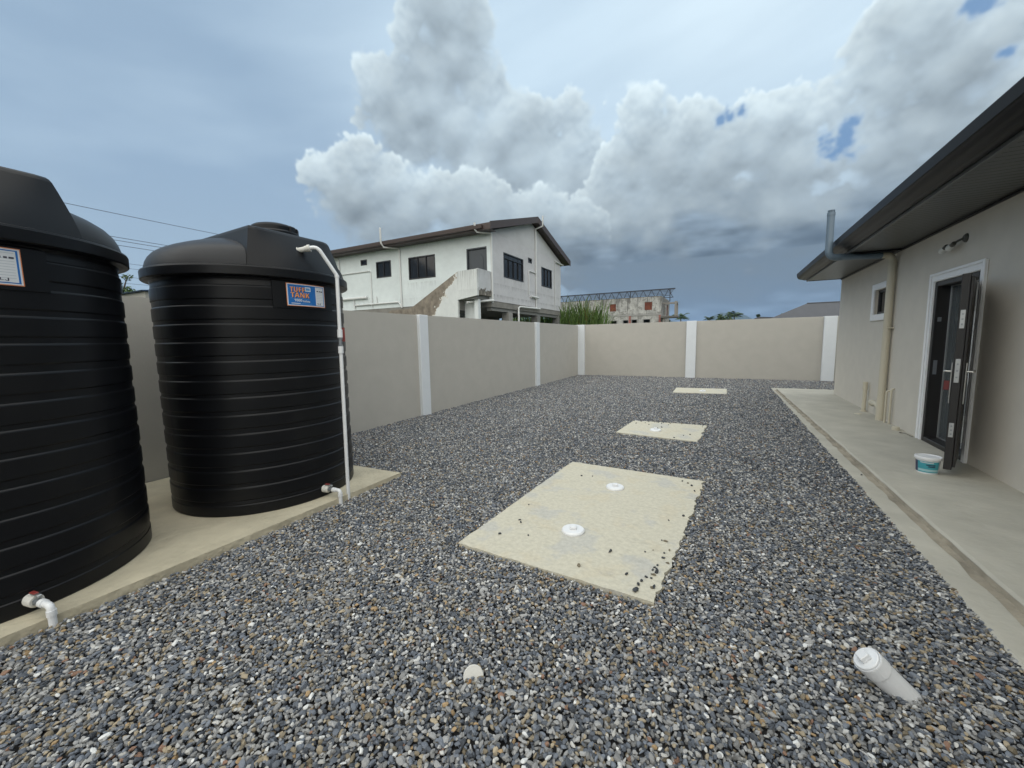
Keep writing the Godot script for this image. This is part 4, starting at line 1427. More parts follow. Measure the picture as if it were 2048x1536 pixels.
func build_white_house() -> void:
	var t := thing("white_house", "two-storey white house with brown gable roof, outside stair and stained walls beyond the boundary wall", "house", Vector3(-9.54, 0, -16.11))
	var brown := mat(Vector3(0.055, 0.036, 0.030), 0.45)
	var white := mat(Vector3(0.66, 0.69, 0.69), 0.6)
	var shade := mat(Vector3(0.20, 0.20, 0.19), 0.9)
	# long front, u = x from the corner, outer face +z
	var front := Transform3D(Basis(), Vector3.ZERO)
	var fm := stained(512, 160, Vector3(0.66, 0.71, 0.71), [[0.0, 1.0, 0.0, 0.12, 0.20], [0.62, 0.76, 0.62, 0.2, 0.25], [0.0, 1.0, 0.86, 0.2, 0.16]], 501, plain_paint)
	var holes := [[-4.885, -3.17, 4.775, 5.88], [-7.155, -6.085, 5.05, 5.90], [-8.30, -7.82, 5.82, 6.12], [-1.31, -0.205, 3.85, 5.89], [-12.4, -11.6, 4.9, 5.9]]
	put("front_wall", pierced(-13.2, 0.0, 3.44, 6.549, holes, 0.2, front), fm, t)
	window_in(t, front, -4.885, -3.17, 4.775, 5.88, 3)
	window_in(t, front, -7.155, -6.085, 5.05, 5.90, 2)
	window_in(t, front, -8.30, -7.82, 5.82, 6.12, 1)
	window_in(t, front, -12.4, -11.6, 4.9, 5.9, 2)
	var dm := mat(Vector3(0.045, 0.052, 0.060), 0.35)
	var d := put("door", box_mesh(Vector3(-1.255, 3.85, -0.12), Vector3(-0.26, 5.83, -0.07), 0.006), dm, t)
	for b in [[-1.31, -1.256, 3.85, 5.89], [-0.259, -0.205, 3.85, 5.89], [-1.255, -0.26, 5.831, 5.89]]:
		put("frame", box_mesh(Vector3(b[0], b[2], -0.14), Vector3(b[1], b[3], 0.015), 0.005), dm, d)
	put("door_panel", slab_mesh([Vector2(-1.08, 4.05), Vector2(-0.44, 4.05), Vector2(-0.44, 5.45), Vector2(-0.6, 5.62), Vector2(-0.92, 5.62), Vector2(-1.08, 5.45)], -0.069, -0.05), dm, d)
	# gable wall, u runs along -z, outer face +x
	var side := Transform3D(Basis(Vector3(0, 0, -1), Vector3.UP, Vector3(1, 0, 0)), Vector3.ZERO)
	var gm := stained(512, 256, Vector3(0.56, 0.555, 0.565), [[0.12, 0.385, 0.47, 0.42, 0.75], [0.63, 0.83, 0.46, 0.35, 0.6], [0.0, 1.0, 0.73, 0.12, 0.45], [0.0, 1.0, 0.9, 0.1, 0.55], [0.40, 0.52, 0.16, 0.3, 0.18]], 505, plain_paint)
	put("gable_wall", pierced(0.2005, 8.8, 3.44, 6.55, [[1.20, 3.35, 4.65, 5.825], [5.71, 7.29, 4.72, 5.818], [3.95, 4.42, 5.78, 6.04]], 0.2, side), gm, t)
	var st := fresh()
	slab(st, PackedVector2Array([Vector2(0.0, 6.552), Vector2(8.8, 6.552), Vector2(4.45, 7.93)]), -0.2, 0.0, side)
	put("gable_peak", done(st), rough_mat(Vector3(0.55, 0.55, 0.555), 0.08, 0.85, 0.2, 507), t)
	window_in(t, side, 1.20, 3.35, 4.65, 5.825, 4, 0.22)
	window_in(t, side, 5.71, 7.29, 4.72, 5.818, 3)
	window_in(t, side, 3.95, 4.42, 5.78, 6.04, 1)
	put("rear_wall", box_mesh(Vector3(-13.2, 3.44, -8.79), Vector3(-0.201, 6.5, -8.6)), white, t)
	put("left_wall", box_mesh(Vector3(-13.2, 3.44, -8.599), Vector3(-13.0, 6.5, -0.201)), white, t)
	put("upper_floor", box_mesh(Vector3(-13.2, 3.16, -8.8), Vector3(-0.02, 3.438, -0.02)), rough_mat(Vector3(0.22, 0.21, 0.19), 0.2, 0.9, 0.4, 509), t)
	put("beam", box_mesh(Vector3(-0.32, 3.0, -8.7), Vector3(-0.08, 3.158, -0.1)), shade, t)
	# roof
	var rs := Transform3D(Basis(Vector3(0, 0, -1), Vector3.UP, Vector3(1, 0, 0)), Vector3.ZERO)
	var section := [Vector2(-0.55, 6.745), Vector2(4.5, 8.215), Vector2(9.65, 6.72), Vector2(9.65, 6.45), Vector2(4.5, 7.955), Vector2(-0.55, 6.48)]
	put("roof", slab_mesh(section, -13.6, 0.34, rs), brown, t)
	put("gutter", slab_mesh([Vector2(-0.552, 6.50), Vector2(-0.66, 6.53), Vector2(-0.67, 6.66), Vector2(-0.552, 6.66)], -13.6, -0.05, rs), brown, t)
	put("barge_board", slab_mesh([Vector2(-0.60, 6.44), Vector2(-0.60, 6.77), Vector2(4.5, 8.245), Vector2(4.5, 7.92)], 0.341, 0.372, rs), brown, t)
	put("barge_board", slab_mesh([Vector2(4.5, 8.245), Vector2(9.7, 6.74), Vector2(9.7, 6.40), Vector2(4.5, 7.92)], 0.341, 0.372, rs), brown, t)
	put("soffit", slab_mesh([Vector2(-0.54, 6.455), Vector2(-0.02, 6.455), Vector2(-0.02, 6.478), Vector2(-0.54, 6.478)], -13.5, 0.33, rs), brown, t)
	# stair with its landing
	var sm := stained(512, 320, Vector3(0.62, 0.64, 0.63), [[0.80, 1.0, 0.0, 0.28, 0.5], [0.84, 1.0, 0.18, 0.12, 0.2]], 511, peeled_stair)
	var outline := PackedVector2Array([Vector2(-9.54, 4.70), Vector2(-10.53, 4.68), Vector2(-13.35, 3.20), Vector2(-14.6, 3.19), Vector2(-16.0, 2.3), Vector2(-16.0, 0.0), Vector2(-10.62, 0.0), Vector2(-10.58, 3.44), Vector2(-9.54, 3.58)])
	st = fresh()
	var ix := Geometry2D.triangulate_polygon(outline)
	for face in 2:
		for i in range(0, ix.size(), 3):
			var ps := [outline[ix[i]], outline[ix[i + 1]], outline[ix[i + 2]]]
			if ((ps[1] - ps[0]).cross(ps[2] - ps[0]) > 0) == (face == 1):
				ps.reverse()
			for p in ps:
				st.set_uv(Vector2((p.x + 16.0) / 6.46, (4.72 - p.y) / 4.72))
				st.add_vertex(Vector3(p.x + 9.54, p.y, 1.2 - face * 0.12))
	for i in outline.size():
		var a := outline[i]
		var b := outline[(i + 1) % outline.size()]
		var e := [Vector3(a.x + 9.54, a.y, 1.2), Vector3(b.x + 9.54, b.y, 1.2), Vector3(b.x + 9.54, b.y, 1.08), Vector3(a.x + 9.54, a.y, 1.08)]
		var uu := [Vector2((a.x + 16.0) / 6.46, (4.72 - a.y) / 4.72), Vector2((b.x + 16.0) / 6.46, (4.72 - b.y) / 4.72)]
		quad_uv(st, e, [uu[0], uu[1], uu[1], uu[0]])
	put("stair_wall", done(st), sm, t)
	var lm := stained(128, 128, Vector3(0.52, 0.53, 0.54), [[0.0, 1.0, 0.0, 0.6, 0.5]], 513, func(_u, v, p, n, m): return Vector3(0.17, 0.155, 0.13) * (1.0 + n) if v > 0.80 + n * 0.25 + m * 0.1 else p)
	put("landing_parapet", pierced(-1.08, -0.002, 3.62, 4.74, [], 0.12, side), lm, t)
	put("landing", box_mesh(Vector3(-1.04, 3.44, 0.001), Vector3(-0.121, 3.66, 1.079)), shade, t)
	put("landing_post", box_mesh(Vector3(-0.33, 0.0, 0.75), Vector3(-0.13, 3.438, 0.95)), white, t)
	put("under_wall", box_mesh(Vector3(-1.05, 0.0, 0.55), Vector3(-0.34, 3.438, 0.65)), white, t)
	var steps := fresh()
	for i in 15:
		var x := -1.05 - 0.187 * (i + 1)
		bx(steps, Vector3(x, 3.0 - 0.1 * i, 0.002), Vector3(x + 0.186, 3.60 - 0.1 * i, 1.078))
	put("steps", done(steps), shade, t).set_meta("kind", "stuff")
	# ground floor: columns, a closed bay and the dark space between
	for z in [-1.9, -5.35, -8.6]:
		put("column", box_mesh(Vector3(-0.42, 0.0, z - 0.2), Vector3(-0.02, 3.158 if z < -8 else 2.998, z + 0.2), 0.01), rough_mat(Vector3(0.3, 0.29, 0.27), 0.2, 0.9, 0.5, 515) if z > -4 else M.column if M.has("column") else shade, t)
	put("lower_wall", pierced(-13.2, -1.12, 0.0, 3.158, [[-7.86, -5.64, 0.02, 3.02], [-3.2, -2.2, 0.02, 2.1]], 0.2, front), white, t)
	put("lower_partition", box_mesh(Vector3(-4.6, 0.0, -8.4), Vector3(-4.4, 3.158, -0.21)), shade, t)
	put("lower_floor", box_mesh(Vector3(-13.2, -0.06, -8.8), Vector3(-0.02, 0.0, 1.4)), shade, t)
	# pipes on the walls
	var pv := mat(Vector3(0.62, 0.63, 0.62), 0.5)
	pipe_run(t, "vent_pipe", [Vector3(-6.0, 7.35, 0.72), Vector3(-6.0, 6.62, 0.72), Vector3(-5.95, 6.42, 0.6), Vector3(-5.45, 6.40, 0.06), Vector3(-5.42, 6.3, 0.04), Vector3(-5.42, 3.4, 0.04)], 0.045, pv)
	pipe_run(t, "drain_pipe", [Vector3(-0.42, 6.80, 0.62), Vector3(-0.42, 6.52, 0.60), Vector3(-0.38, 6.42, 0.52), Vector3(0.05, 6.42, 0.06), Vector3(0.05, 6.3, 0.0), Vector3(0.05, 3.35, -0.02)], 0.045, pv)
	pipe_run(t, "vent_pipe", [Vector3(0.48, 8.35, -4.87), Vector3(0.48, 7.82, -4.87), Vector3(0.05, 7.72, -4.87), Vector3(0.05, 7.6, -4.87), Vector3(0.05, 3.4, -4.87)], 0.045, pv)
	pipe_run(t, "drain_pipe", [Vector3(-10.6, 6.42, 0.55), Vector3(-10.1, 6.38, 0.05), Vector3(-10.0, 6.3, 0.04), Vector3(-10.0, 3.3, 0.04)], 0.045, pv)
	pipe_run(t, "conduit", [Vector3(-9.95, 5.47, 0.035), Vector3(-7.58, 5.47, 0.035), Vector3(-7.55, 5.44, 0.035), Vector3(-7.55, 3.55, 0.035)], 0.028, pv)
	pipe_run(t, "soil_pipe", [Vector3(-9.9, 4.08, 0.07), Vector3(-7.9, 4.08, 0.07)], 0.07, pv)
	pipe_run(t, "soil_pipe", [Vector3(-8.9, 3.55, 0.05), Vector3(-8.85, 3.70, 0.05), Vector3(-5.62, 3.70, 0.05), Vector3(-5.5, 3.55, 0.05), Vector3(-5.42, 3.4, 0.05)], 0.045, pv)
	pipe_run(t, "conduit", [Vector3(-8.95, 4.05, 0.04), Vector3(-8.95, 3.6, 0.04)], 0.03, pv)
	pipe_run(t, "conduit", [Vector3(-7.2, 4.1, 0.035), Vector3(-7.2, 3.72, 0.035)], 0.025, pv)
	pipe_run(t, "conduit", [Vector3(0.035, 4.05, -3.95), Vector3(0.035, 5.30, -3.95), Vector3(0.035, 5.33, -3.98), Vector3(0.035, 5.33, -4.85)], 0.028, pv)
	pipe_run(t, "soil_pipe", [Vector3(0.08, 3.98, -4.15), Vector3(0.08, 3.98, -5.1)], 0.06, pv)
	pipe_run(t, "soil_pipe", [Vector3(-0.6, 3.30, 1.15), Vector3(0.05, 3.42, 0.25), Vector3(0.09, 3.44, -0.02)], 0.05, pv)
	pipe_run(t, "soil_pipe", [Vector3(0.06, 0.0, -2.62), Vector3(0.06, 3.28, -2.62), Vector3(0.08, 3.33, -2.75), Vector3(0.08, 3.38, -5.3)], 0.05, pv)
	pipe_run(t, "conduit", [Vector3(0.03, 3.4, -7.75), Vector3(0.03, 6.5, -7.75)], 0.02, pv)
	pipe_run(t, "vent_pipe", [Vector3(0.05, 6.42, -7.8), Vector3(0.05, 6.40, -9.15)], 0.05, pv)
	put("wall_light", box_mesh(Vector3(-2.6, 2.55, -4.3), Vector3(-2.45, 2.62, -4.15), 0.02), M.trim, t)

# ------------------------------------------------------------------ the roofless block at the end
func derelict_paint(u: float, v: float, p: Vector3, n: float, m: float) -> Vector3:
	p = p * (1.0 + n * 0.35 + m * 0.4)
	if m > 0.16:
		p = p.lerp(Vector3(0.12, 0.115, 0.105), 0.6)
	return p

func build_derelict() -> void:
	var t := thing("unfinished_building", "weathered roofless concrete building with rust-red boarded windows and bare steel roof frame", "building", Vector3(-7.2, 0, -54.0))
	var drips := []
	for d in [[0.60, 0.62], [0.30, 0.325], [0.46, 0.475], [0.70, 0.72], [0.78, 0.795], [0.87, 0.89], [0.98, 1.0], [0.12, 0.14]]:
		drips.append([d[0], d[1] + 0.012, 0.0, 0.55, 1.5])
	drips.append([0.0, 1.0, 0.0, 0.14, 0.9])
	drips.append([0.0, 1.0, 0.30, 0.10, 0.8])
	drips.append([0.3, 0.9, 0.55, 0.2, 0.5])
	var m := stained(512, 256, Vector3(0.41, 0.405, 0.385), drips, 601, derelict_paint)
	var sm := stained(128, 256, Vector3(0.36, 0.34, 0.31), [[0.0, 1.0, 0.0, 0.6, 1.2]], 603, derelict_paint)
	var rust := rough_mat(Vector3(0.155, 0.042, 0.020), 0.35, 0.8, 0.5, 605)
	var dark := mat(Vector3(0.012, 0.012, 0.012), 0.9)
	var front := Transform3D()
	var holes := [[-6.50, -5.69, 5.20, 6.16], [-2.04, -1.13, 5.17, 6.18], [-6.34, -5.57, 2.6, 3.94], [-4.73, -4.09, 2.6, 3.97], [-3.62, -2.97, 2.6, 4.0], [-2.15, -1.34, 2.6, 3.98]]
	put("front_wall", pierced(-14.2, 0.0, 0.0, 6.85, holes, 0.25, front), m, t)
	var side := Transform3D(Basis(Vector3(0, 0, -1), Vector3.UP, Vector3(1, 0, 0)), Vector3(0, 0, -0.001))
	put("side_wall", pierced(0.251, 8.0, 0.0, 6.84, [[2.2, 3.3, 4.6, 6.2], [5.2, 6.6, 4.5, 6.1]], 0.25, side), sm, t)
	put("rear_wall", box_mesh(Vector3(-14.2, 0.0, -8.2), Vector3(0.0, 6.7, -8.01)), M.derelict_grey if M.has("derelict_grey") else dark, t)
	put("upper_floor", box_mesh(Vector3(-14.2, 4.28, -8.0), Vector3(-0.26, 4.5, -0.26)), dark, t)
	for h in holes.slice(0, 2):
		put("boarded_window", box_mesh(Vector3(h[0], h[2], -0.14), Vector3(h[1], h[3], -0.06)), rust, t)
	put("boarded_window", box_mesh(Vector3(-0.14, 4.6, -3.3), Vector3(-0.06, 6.2, -2.21)), dark, t)
	put("boarded_window", box_mesh(Vector3(-0.14, 4.5, -6.6), Vector3(-0.06, 6.1, -5.21)), rust, t)
	for h in holes.slice(2):
		for b in [[h[0] - 0.1, h[0], 2.6, h[3]], [h[1], h[1] + 0.1, 2.6, h[3]], [h[0] - 0.1, h[1] + 0.1, h[3], h[3] + 0.09]]:
			put("window_surround", box_mesh(Vector3(b[0], b[2], 0.001), Vector3(b[1], b[3], 0.06)), m, t)
	put("floor_band", box_mesh(Vector3(-14.2, 4.50, 0.001), Vector3(0.0, 4.66, 0.05)), m, t)
	var pink := rough_mat(Vector3(0.30, 0.125, 0.105), 0.3, 0.85, 0.6, 607)
	for x in [-9.3, -3.86, -0.14]:
		put("pink_pier", box_mesh(Vector3(x - 0.13, 0.0, 0.061), Vector3(x + 0.13, 4.49, 0.16)), pink, t)
	put("drain", box_mesh(Vector3(-7.0, 3.0, 0.05), Vector3(-6.9, 4.0, 0.13)), pink, t)
	# open balcony frame on the right
	var cm := sm
	put("balcony_beam", box_mesh(Vector3(0.001, 5.86, -1.2), Vector3(1.85, 6.08, -0.95)), cm, t)
	put("balcony_beam", box_mesh(Vector3(1.6, 5.82, -0.949), Vector3(1.85, 6.06, 0.6)), cm, t)
	put("balcony_post", box_mesh(Vector3(1.6, 4.3, 0.35), Vector3(1.85, 5.819, 0.6)), cm, t)
	put("balcony_post", box_mesh(Vector3(1.6, 4.3, -1.2), Vector3(1.85, 5.859, -0.96)), cm, t)
	put("balcony_slab", box_mesh(Vector3(0.001, 4.08, -1.6), Vector3(1.95, 4.298, 0.7)), M.derelict_grey if M.has("derelict_grey") else dark, t)
	put("balcony_leg", box_mesh(Vector3(0.25, 0.0, 0.2), Vector3(0.5, 4.078, 0.5)), cm, t)
	# roof frame of purlins and lattice
	var steel := mat(Vector3(0.02, 0.022, 0.03), 0.6)
	for i in 6:
		var z := -i * 0.95 + 1.0
		var y := 6.75 + i * 0.262
		var r := 0.028 if i < 5 else 0.07
		put("purlin", box_mesh(Vector3(-16.5, y - r, z - r), Vector3(1.2 - (5 - i) * 0.03, y + r, z + r)), steel, t)
	var web := fresh()
	var p0 := Vector3(-16.4, 8.05, -3.72)
	var n := 16
	for i in n:
		var x := lerpf(-16.4, 0.9, float(i) / n)
		var w := 17.3 / n
		for q in [[Vector3(x, 6.95, -3.72), Vector3(x + w * 0.5, 8.05, -3.72)], [Vector3(x + w * 0.5, 8.05, -3.72), Vector3(x + w, 6.95, -3.72)]]:
			var lw := fresh()
			tube(lw, q, 0.04, 5)
			put("lattice_bar", done(lw), steel, t)
	for x in [-16.2, -9.0, -4.6, 0.55]:
		put("frame_post", box_mesh(Vector3(x - 0.05, 6.4, -3.80), Vector3(x + 0.05, 8.05, -3.74)), steel, t)
	put("lower_chord", box_mesh(Vector3(-16.5, 6.90, -3.71), Vector3(1.0, 6.97, -3.64)), steel, t)

func build_grey_roofs() -> void:
	var grey := rough_mat(Vector3(0.072, 0.074, 0.082), 0.1, 0.7, 0.3, 701)
	var wall := mat(Vector3(0.35, 0.34, 0.31), 0.85)
	var t := thing("grey_roof_house", "low house whose plain grey hip roof shows above the end wall", "house", Vector3(0, 0, -52.3))
	put("wall", box_mesh(Vector3(3.2, 0, -2.6), Vector3(17.8, 2.7, 2.6)), wall, t)
	var st := fresh()
	var e := [Vector3(2.4, 2.65, 3.2), Vector3(18.6, 2.65, 3.2), Vector3(18.6, 2.65, -3.2), Vector3(2.4, 2.65, -3.2)]
	var r := [Vector3(7.5, 4.93, 0), Vector3(13.5, 4.93, 0)]
	quad(st, e[0], e[1], r[1], r[0]); quad(st, e[2], e[3], r[0], r[1]); tri(st, e[1], e[2], r[1]); tri(st, e[3], e[0], r[0]); quad(st, e[3], e[2], e[1], e[0])
	put("roof", done(st), grey, t)
	st = fresh()
	tube(st, [r[0] + Vector3(0, 0.02, 0), r[1] + Vector3(0, 0.02, 0)], 0.06, 8)
	put("ridge_cap", done(st), grey, t)
	var u := thing("flat_roof_house", "far low building with a flat grey roof left of the hip roof", "house", Vector3(0, 0, -62))
	put("wall", box_mesh(Vector3(3.0, 0, -3), Vector3(8.8, 3.5, 3)), wall, u)
	put("roof", slab_mesh([Vector2(2.55, 3.5), Vector2(9.2, 3.5), Vector2(9.2, 3.62), Vector2(3.6, 4.0)], -3.3, 3.3), grey, u)
	var b := thing("blue_roof_shed", "shed with dark blue metal roof just showing over the wall between the tanks", "shed", Vector3(-37.5, 0, -14.2))
	put("wall", box_mesh(Vector3(-3, 0, -1.8), Vector3(3, 5.3, 1.5)), wall, b)
	put("roof", slab_mesh([Vector2(-1.7, 5.30), Vector2(1.5, 5.62), Vector2(2.2, 5.95), Vector2(2.2, 6.02), Vector2(1.4, 5.70), Vector2(-1.75, 5.37)], -3.2, 3.2, Transform3D(Basis(Vector3(0, 0, -1), Vector3.UP, Vector3(1, 0, 0)), Vector3.ZERO)), mat(Vector3(0.02, 0.045, 0.10), 0.5), b)

func build_hills() -> void:
	# a wooded range far behind
	var st := fresh()
	st.set_smooth_group(1)
	var n := noise(FastNoiseLite.TYPE_SIMPLEX_SMOOTH, 0.006, 5, 801, 0.5)
	var nx := 90
	var nz := 14
	var H := func(i: int, j: int) -> Vector3:
		var x := lerpf(-900.0, 700.0, float(i) / nx)
		var w := sin(PI * j / nz)
		var ridge := 62.0 + 58.0 * exp(-pow((x + 5.0) / 100.0, 2.0)) + 26.0 * exp(-pow((x - 95.0) / 55.0, 2.0)) + 40.0 * exp(-pow((x + 420.0) / 170.0, 2.0)) + 30.0 * exp(-pow((x - 420.0) / 140.0, 2.0))
		return Vector3(x, -4.0 + 1.3 * (ridge + n.get_noise_1d(x) * 16.0 + n.get_noise_2d(x * 1.4, j * 60.0) * 14.0) * w, -2550.0 - 60.0 * j)
	for i in nx:
		for j in nz:
			quad(st, H.call(i, j), H.call(i + 1, j), H.call(i + 1, j + 1), H.call(i, j + 1))
	tag(put("hills", done(st), rough_mat(Vector3(0.045, 0.062, 0.04), 0.3, 0.95, 0.01, 803)), "low wooded blue-grey hills on the horizon", "", "", "structure")

# ------------------------------------------------------------------ plants
func blade(st: SurfaceTool, root: Vector3, dir: float, height: float, reach: float, wide: float, droop: float, tint: Vector3) -> void:
	var d := Vector3(cos(dir), 0, sin(dir))
	var s := Vector3(-sin(dir), 0, cos(dir))
	var pl := root
	var prev := []
	for i in 7:
		var t := i / 6.0
		var p := root + Vector3.UP * (height * (t - droop * t * t * t)) + d * reach * t * t
		var w := wide * (0.35 + 1.3 * t) * (1.0 - t) * 1.4 + 0.002
		var cur := [p - s * w, p + Vector3(0, -w * 0.5, 0), p + s * w]
		if i > 0:
			for j in 2:
				st.set_color(Color(tint.x, tint.y, tint.z))
				quad(st, prev[j], prev[j + 1], cur[j + 1], cur[j])
		prev = cur

func leaf_mat(c: Vector3, back := 0.5) -> StandardMaterial3D:
	var m := mat(Vector3.ONE, 0.55, 0.0, 0.4)
	m.albedo_color = Color.WHITE
	m.vertex_color_use_as_albedo = true
	m.cull_mode = BaseMaterial3D.CULL_DISABLED
	m.backlight_enabled = true
	m.backlight = Color(c.x, c.y, c.z) * back
	return m

func build_cane() -> void:
	var m := leaf_mat(Vector3(0.5, 0.7, 0.25), 0.55)
	var spots := [
		[-11.6, -26.0, 4.2], [-10.6, -25.6, 4.4], [-9.7, -25.4, 4.6], [-9.05, -25.5, 4.4], [-8.5, -25.9, 4.8], [-7.95, -26.3, 4.6], [-12.8, -26.6, 4.2], [-14.0, -27.0, 4.2], [-7.5, -26.8, 4.5], [-15.2, -27.5, 4.2], [-10.2, -27.5, 4.5], [-8.8, -27.8, 4.7],
		[-16.6, -27.6, 4.2], [-13.3, -28.4, 4.6], [-11.9, -28.2, 4.6], [-15.0, -29.4, 4.6], [-18.0, -28.4, 4.4]]
	for k in spots.size():
		var s: Array = spots[k]
		var st := fresh()
		for i in 95:
			var a := rng.randf() * TAU
			var r := sqrt(rng.randf()) * 0.6
			var root := Vector3(cos(a) * r, rng.randf_range(0.2, 0.55) * s[2], sin(a) * r)
			var g := rng.randf_range(0.7, 1.35)
			var c := Vector3(0.12, 0.19, 0.055) * g
			if rng.randf() < 0.12: c = Vector3(0.17, 0.16, 0.05)
			blade(st, root, a + rng.randfn() * 0.6, (s[2] - root.y) * rng.randf_range(0.75, 1.1), rng.randf_range(0.15, 1.35), rng.randf_range(0.020, 0.042), rng.randf_range(0.02, 0.55), c)
		for i in 9:
			var a := rng.randf() * TAU
			var r := sqrt(rng.randf()) * 0.4
			st.set_color(Color(0.10, 0.13, 0.04))
			tube(st, [Vector3(cos(a) * r, 0, sin(a) * r), Vector3(cos(a) * r * 1.3, s[2] * 0.55, sin(a) * r * 1.3)], 0.018, 5, false, -1)
		var lab := "tall green sugar cane clump growing behind the white house"
		if k == 4: lab = "tallest green sugar cane clump, right of the white house"
		elif k == 8: lab = "rightmost sugar cane clump, before the weathered building"
		tag(put("cane_clump", done(st), m, null, Transform3D(Basis(), Vector3(s[0], -0.09, s[1]))), lab, "cane", "cane clumps beyond the end wall")

func leaf_cloud(st: SurfaceTool, c: Vector3, r: Vector3, count: int, size: float, tint: Vector3) -> void:
	for i in count:
		var u := Vector3(rng.randfn(), rng.randfn(), rng.randfn()).normalized() * pow(rng.randf(), 0.4)
		var p := c + u * r
		var n := (u + Vector3(rng.randfn(), rng.randfn() + 0.6, rng.randfn()) * 0.6).normalized()
		var a := n.cross(Vector3(rng.randfn(), rng.randfn(), rng.randfn())).normalized()
		var b := n.cross(a)
		var k := size * rng.randf_range(0.6, 1.3)
		var t := tint * rng.randf_range(0.6, 1.4)
		st.set_color(Color(t.x, t.y, t.z))
		quad(st, p - a * k, p - b * k * 0.5, p + a * k, p + b * k * 0.5)

func tree(label: String, at: Vector3, h: float, spread: float, clumps: int, leaves: int, size: float, tint: Vector3, group := "") -> void:
	var t := thing("tree", label, "tree", at, 0.0, group)
	var st := fresh()
	tube(st, [Vector3.ZERO, Vector3(0.05, h * 0.4, 0), Vector3(0, h * 0.85, 0.05)], [h * 0.035, h * 0.025, h * 0.008], 8)
	var cr := fresh()
	for i in clumps:
		var a := rng.randf() * TAU
		var y := rng.randf_range(0.4, 0.97)
		var w := spread * (1.0 - absf(y - 0.55) * 1.3) * sqrt(rng.randf())
		var c := Vector3(cos(a) * w, h * y, sin(a) * w)
		tube(st, [Vector3(0, h * (y - 0.2), 0), c], [h * 0.012, h * 0.004], 5)
		leaf_cloud(cr, c, Vector3(1, 0.8, 1) * spread * rng.randf_range(0.22, 0.42), leaves, size, tint * rng.randf_range(0.75, 1.25))
	put("trunk", done(st), mat(Vector3(0.09, 0.07, 0.05), 0.9), t)
	put("crown", done(cr), M.leaf, t)

func palm(label: String, at: Vector3, h: float, frond: float) -> void:
	var t := thing("palm_tree", label, "palm", at, 0.0, "palms on the skyline")
	var st := fresh()
	tube(st, [Vector3.ZERO, Vector3(0.2, h * 0.5, 0), Vector3(0.1, h, 0)], [0.2, 0.14, 0.1], 8)
	put("trunk", done(st), mat(Vector3(0.12, 0.10, 0.08), 0.9), t)
	var cr := fresh()
	for i in 17:
		var a := TAU * i / 17.0 + rng.randfn() * 0.2
		var rise := rng.randf_range(0.2, 1.5)
		var prev := Vector3(0.1, h, 0)
		for k in 7:
			var q := (k + 1) / 7.0
			var p := Vector3(0.1, h, 0) + Vector3(cos(a), 0, sin(a)) * frond * q + Vector3.UP * frond * (rise * q - (0.55 + rise * 0.5) * q * q)
			var along := (p - prev).normalized()
			var side := along.cross(Vector3.UP).normalized()
			var l := frond * 0.28 * sin(PI * clampf(q + 0.1, 0, 1))
			for s in [-1, 1]:
				for j in 2:
					var o: Vector3 = prev.lerp(p, j * 0.5)
					var g := rng.randf_range(0.7, 1.3)
					cr.set_color(Color(0.045 * g, 0.075 * g, 0.028 * g))
					tri(cr, o, o + along * l * 0.35, o + side * s * l + along * l * 0.5 + Vector3.DOWN * l * 0.45)
			prev = p
	put("fronds", done(cr), M.leaf, t)

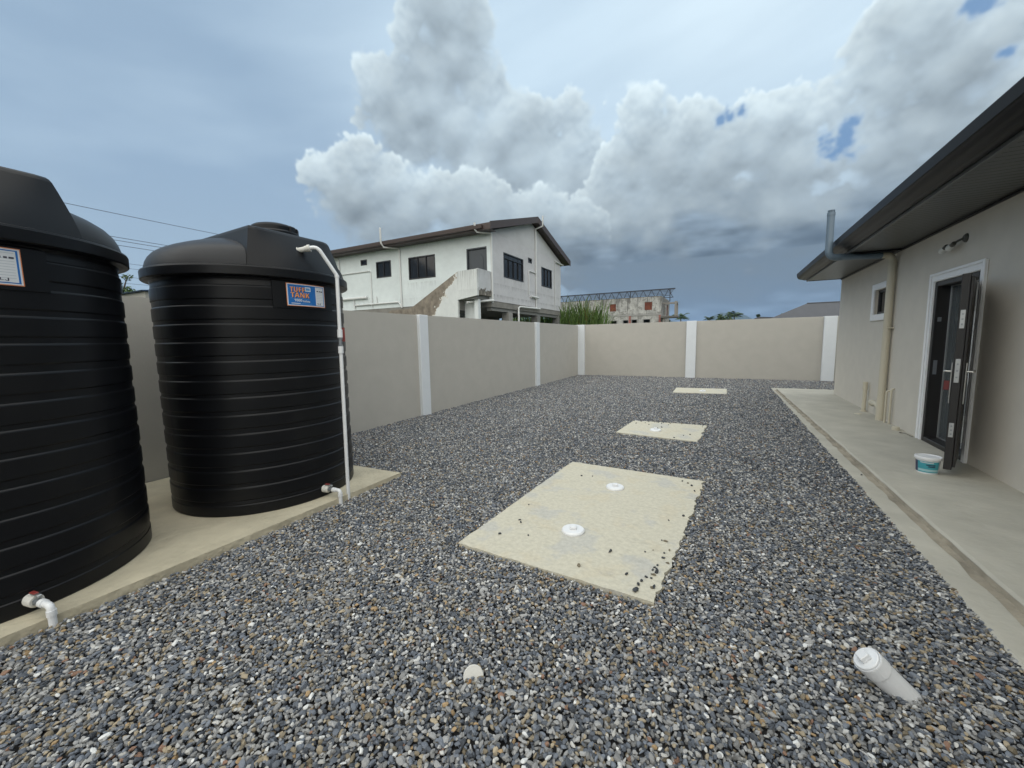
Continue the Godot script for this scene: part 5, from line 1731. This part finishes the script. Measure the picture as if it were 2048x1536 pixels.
func build_plants() -> void:
	M.leaf = leaf_mat(Vector3(0.4, 0.6, 0.2), 0.4)
	build_cane()
	tree("small bright green tree showing over the wall between the two tanks", Vector3(-40.0, 0, -13.3), 7.4, 1.0, 26, 60, 0.11, Vector3(0.07, 0.115, 0.03))
	palm("windblown palm right of the weathered building", Vector3(-9.0, 0, -98), 6.0, 2.6)
	palm("tallest palm on the skyline, before the blue hills", Vector3(1.6, 0, -104), 6.2, 2.6)
	palm("small dark palm left of the tallest palm", Vector3(-3.4, 0, -102), 5.6, 1.7)
	tree("dark bush at the foot of the windblown palm", Vector3(-12.0, 0, -98), 5.6, 2.6, 16, 50, 0.3, Vector3(0.045, 0.07, 0.028), "low trees on the skyline")
	tree("rounded dark tree just left of the blue hills", Vector3(-6.6, 0, -99), 5.2, 1.9, 14, 50, 0.28, Vector3(0.05, 0.065, 0.035), "low trees on the skyline")
	tree("broad green tree beside the tallest palm", Vector3(-0.6, 0, -102), 6.3, 2.7, 24, 60, 0.3, Vector3(0.05, 0.085, 0.028), "low trees on the skyline")
	tree("small tree showing over the flat grey roof", Vector3(6.4, 0, -106), 6.4, 1.4, 14, 40, 0.25, Vector3(0.05, 0.08, 0.03), "low trees on the skyline")
	tree("faint tree by the lower end of the hip roof", Vector3(12.8, 0, -120), 7.0, 1.3, 12, 36, 0.25, Vector3(0.05, 0.08, 0.03), "low trees on the skyline")

func build_wires() -> void:
	var m := mat(Vector3(0.05, 0.05, 0.055), 0.6)
	var ys := [[11.1, -38.2, "highest power line, alone above the others behind the tanks"], [9.55, -38.6, "second power line from the top behind the tanks"], [9.25, -38.2, "third power line from the top, close under the second"], [8.85, -37.8, "middle power line behind the tanks, just over the dome"], [7.75, -38.4, "thin lower power line between the two tanks"], [7.35, -38.0, "thin power line below it between the two tanks"], [6.75, -38.2, "faint low power line above the small tree"], [6.3, -38.2, "lowest faint power line just over the wall"]]
	for i in ys.size():
		var st := fresh()
		var path := []
		for k in 25:
			var t := k / 24.0
			path.append(Vector3(ys[i][1], ys[i][0] - sin(PI * t) * 0.5 + 0.35, lerpf(12.0, -46.0, t)))
		tube(st, path, 0.017 if i < 4 else 0.011, 6, false)
		tag(put("power_line", done(st), m), ys[i][2], "power line", "power lines behind the tanks")

func build_all() -> void:
	make_materials()
	M.derelict_grey = mat(Vector3(0.12, 0.115, 0.105), 0.9)
	build_ground()
	build_boundary()
	build_paving()
	build_pad()
	build_bungalow()
	build_white_house()
	build_derelict()
	build_grey_roofs()
	build_hills()
	build_covers()
	build_gravel()
	build_tanks()
	build_plants()
	build_wires()
	build_loose_stones()
	build_yard_pipes()
	build_wall_fittings()
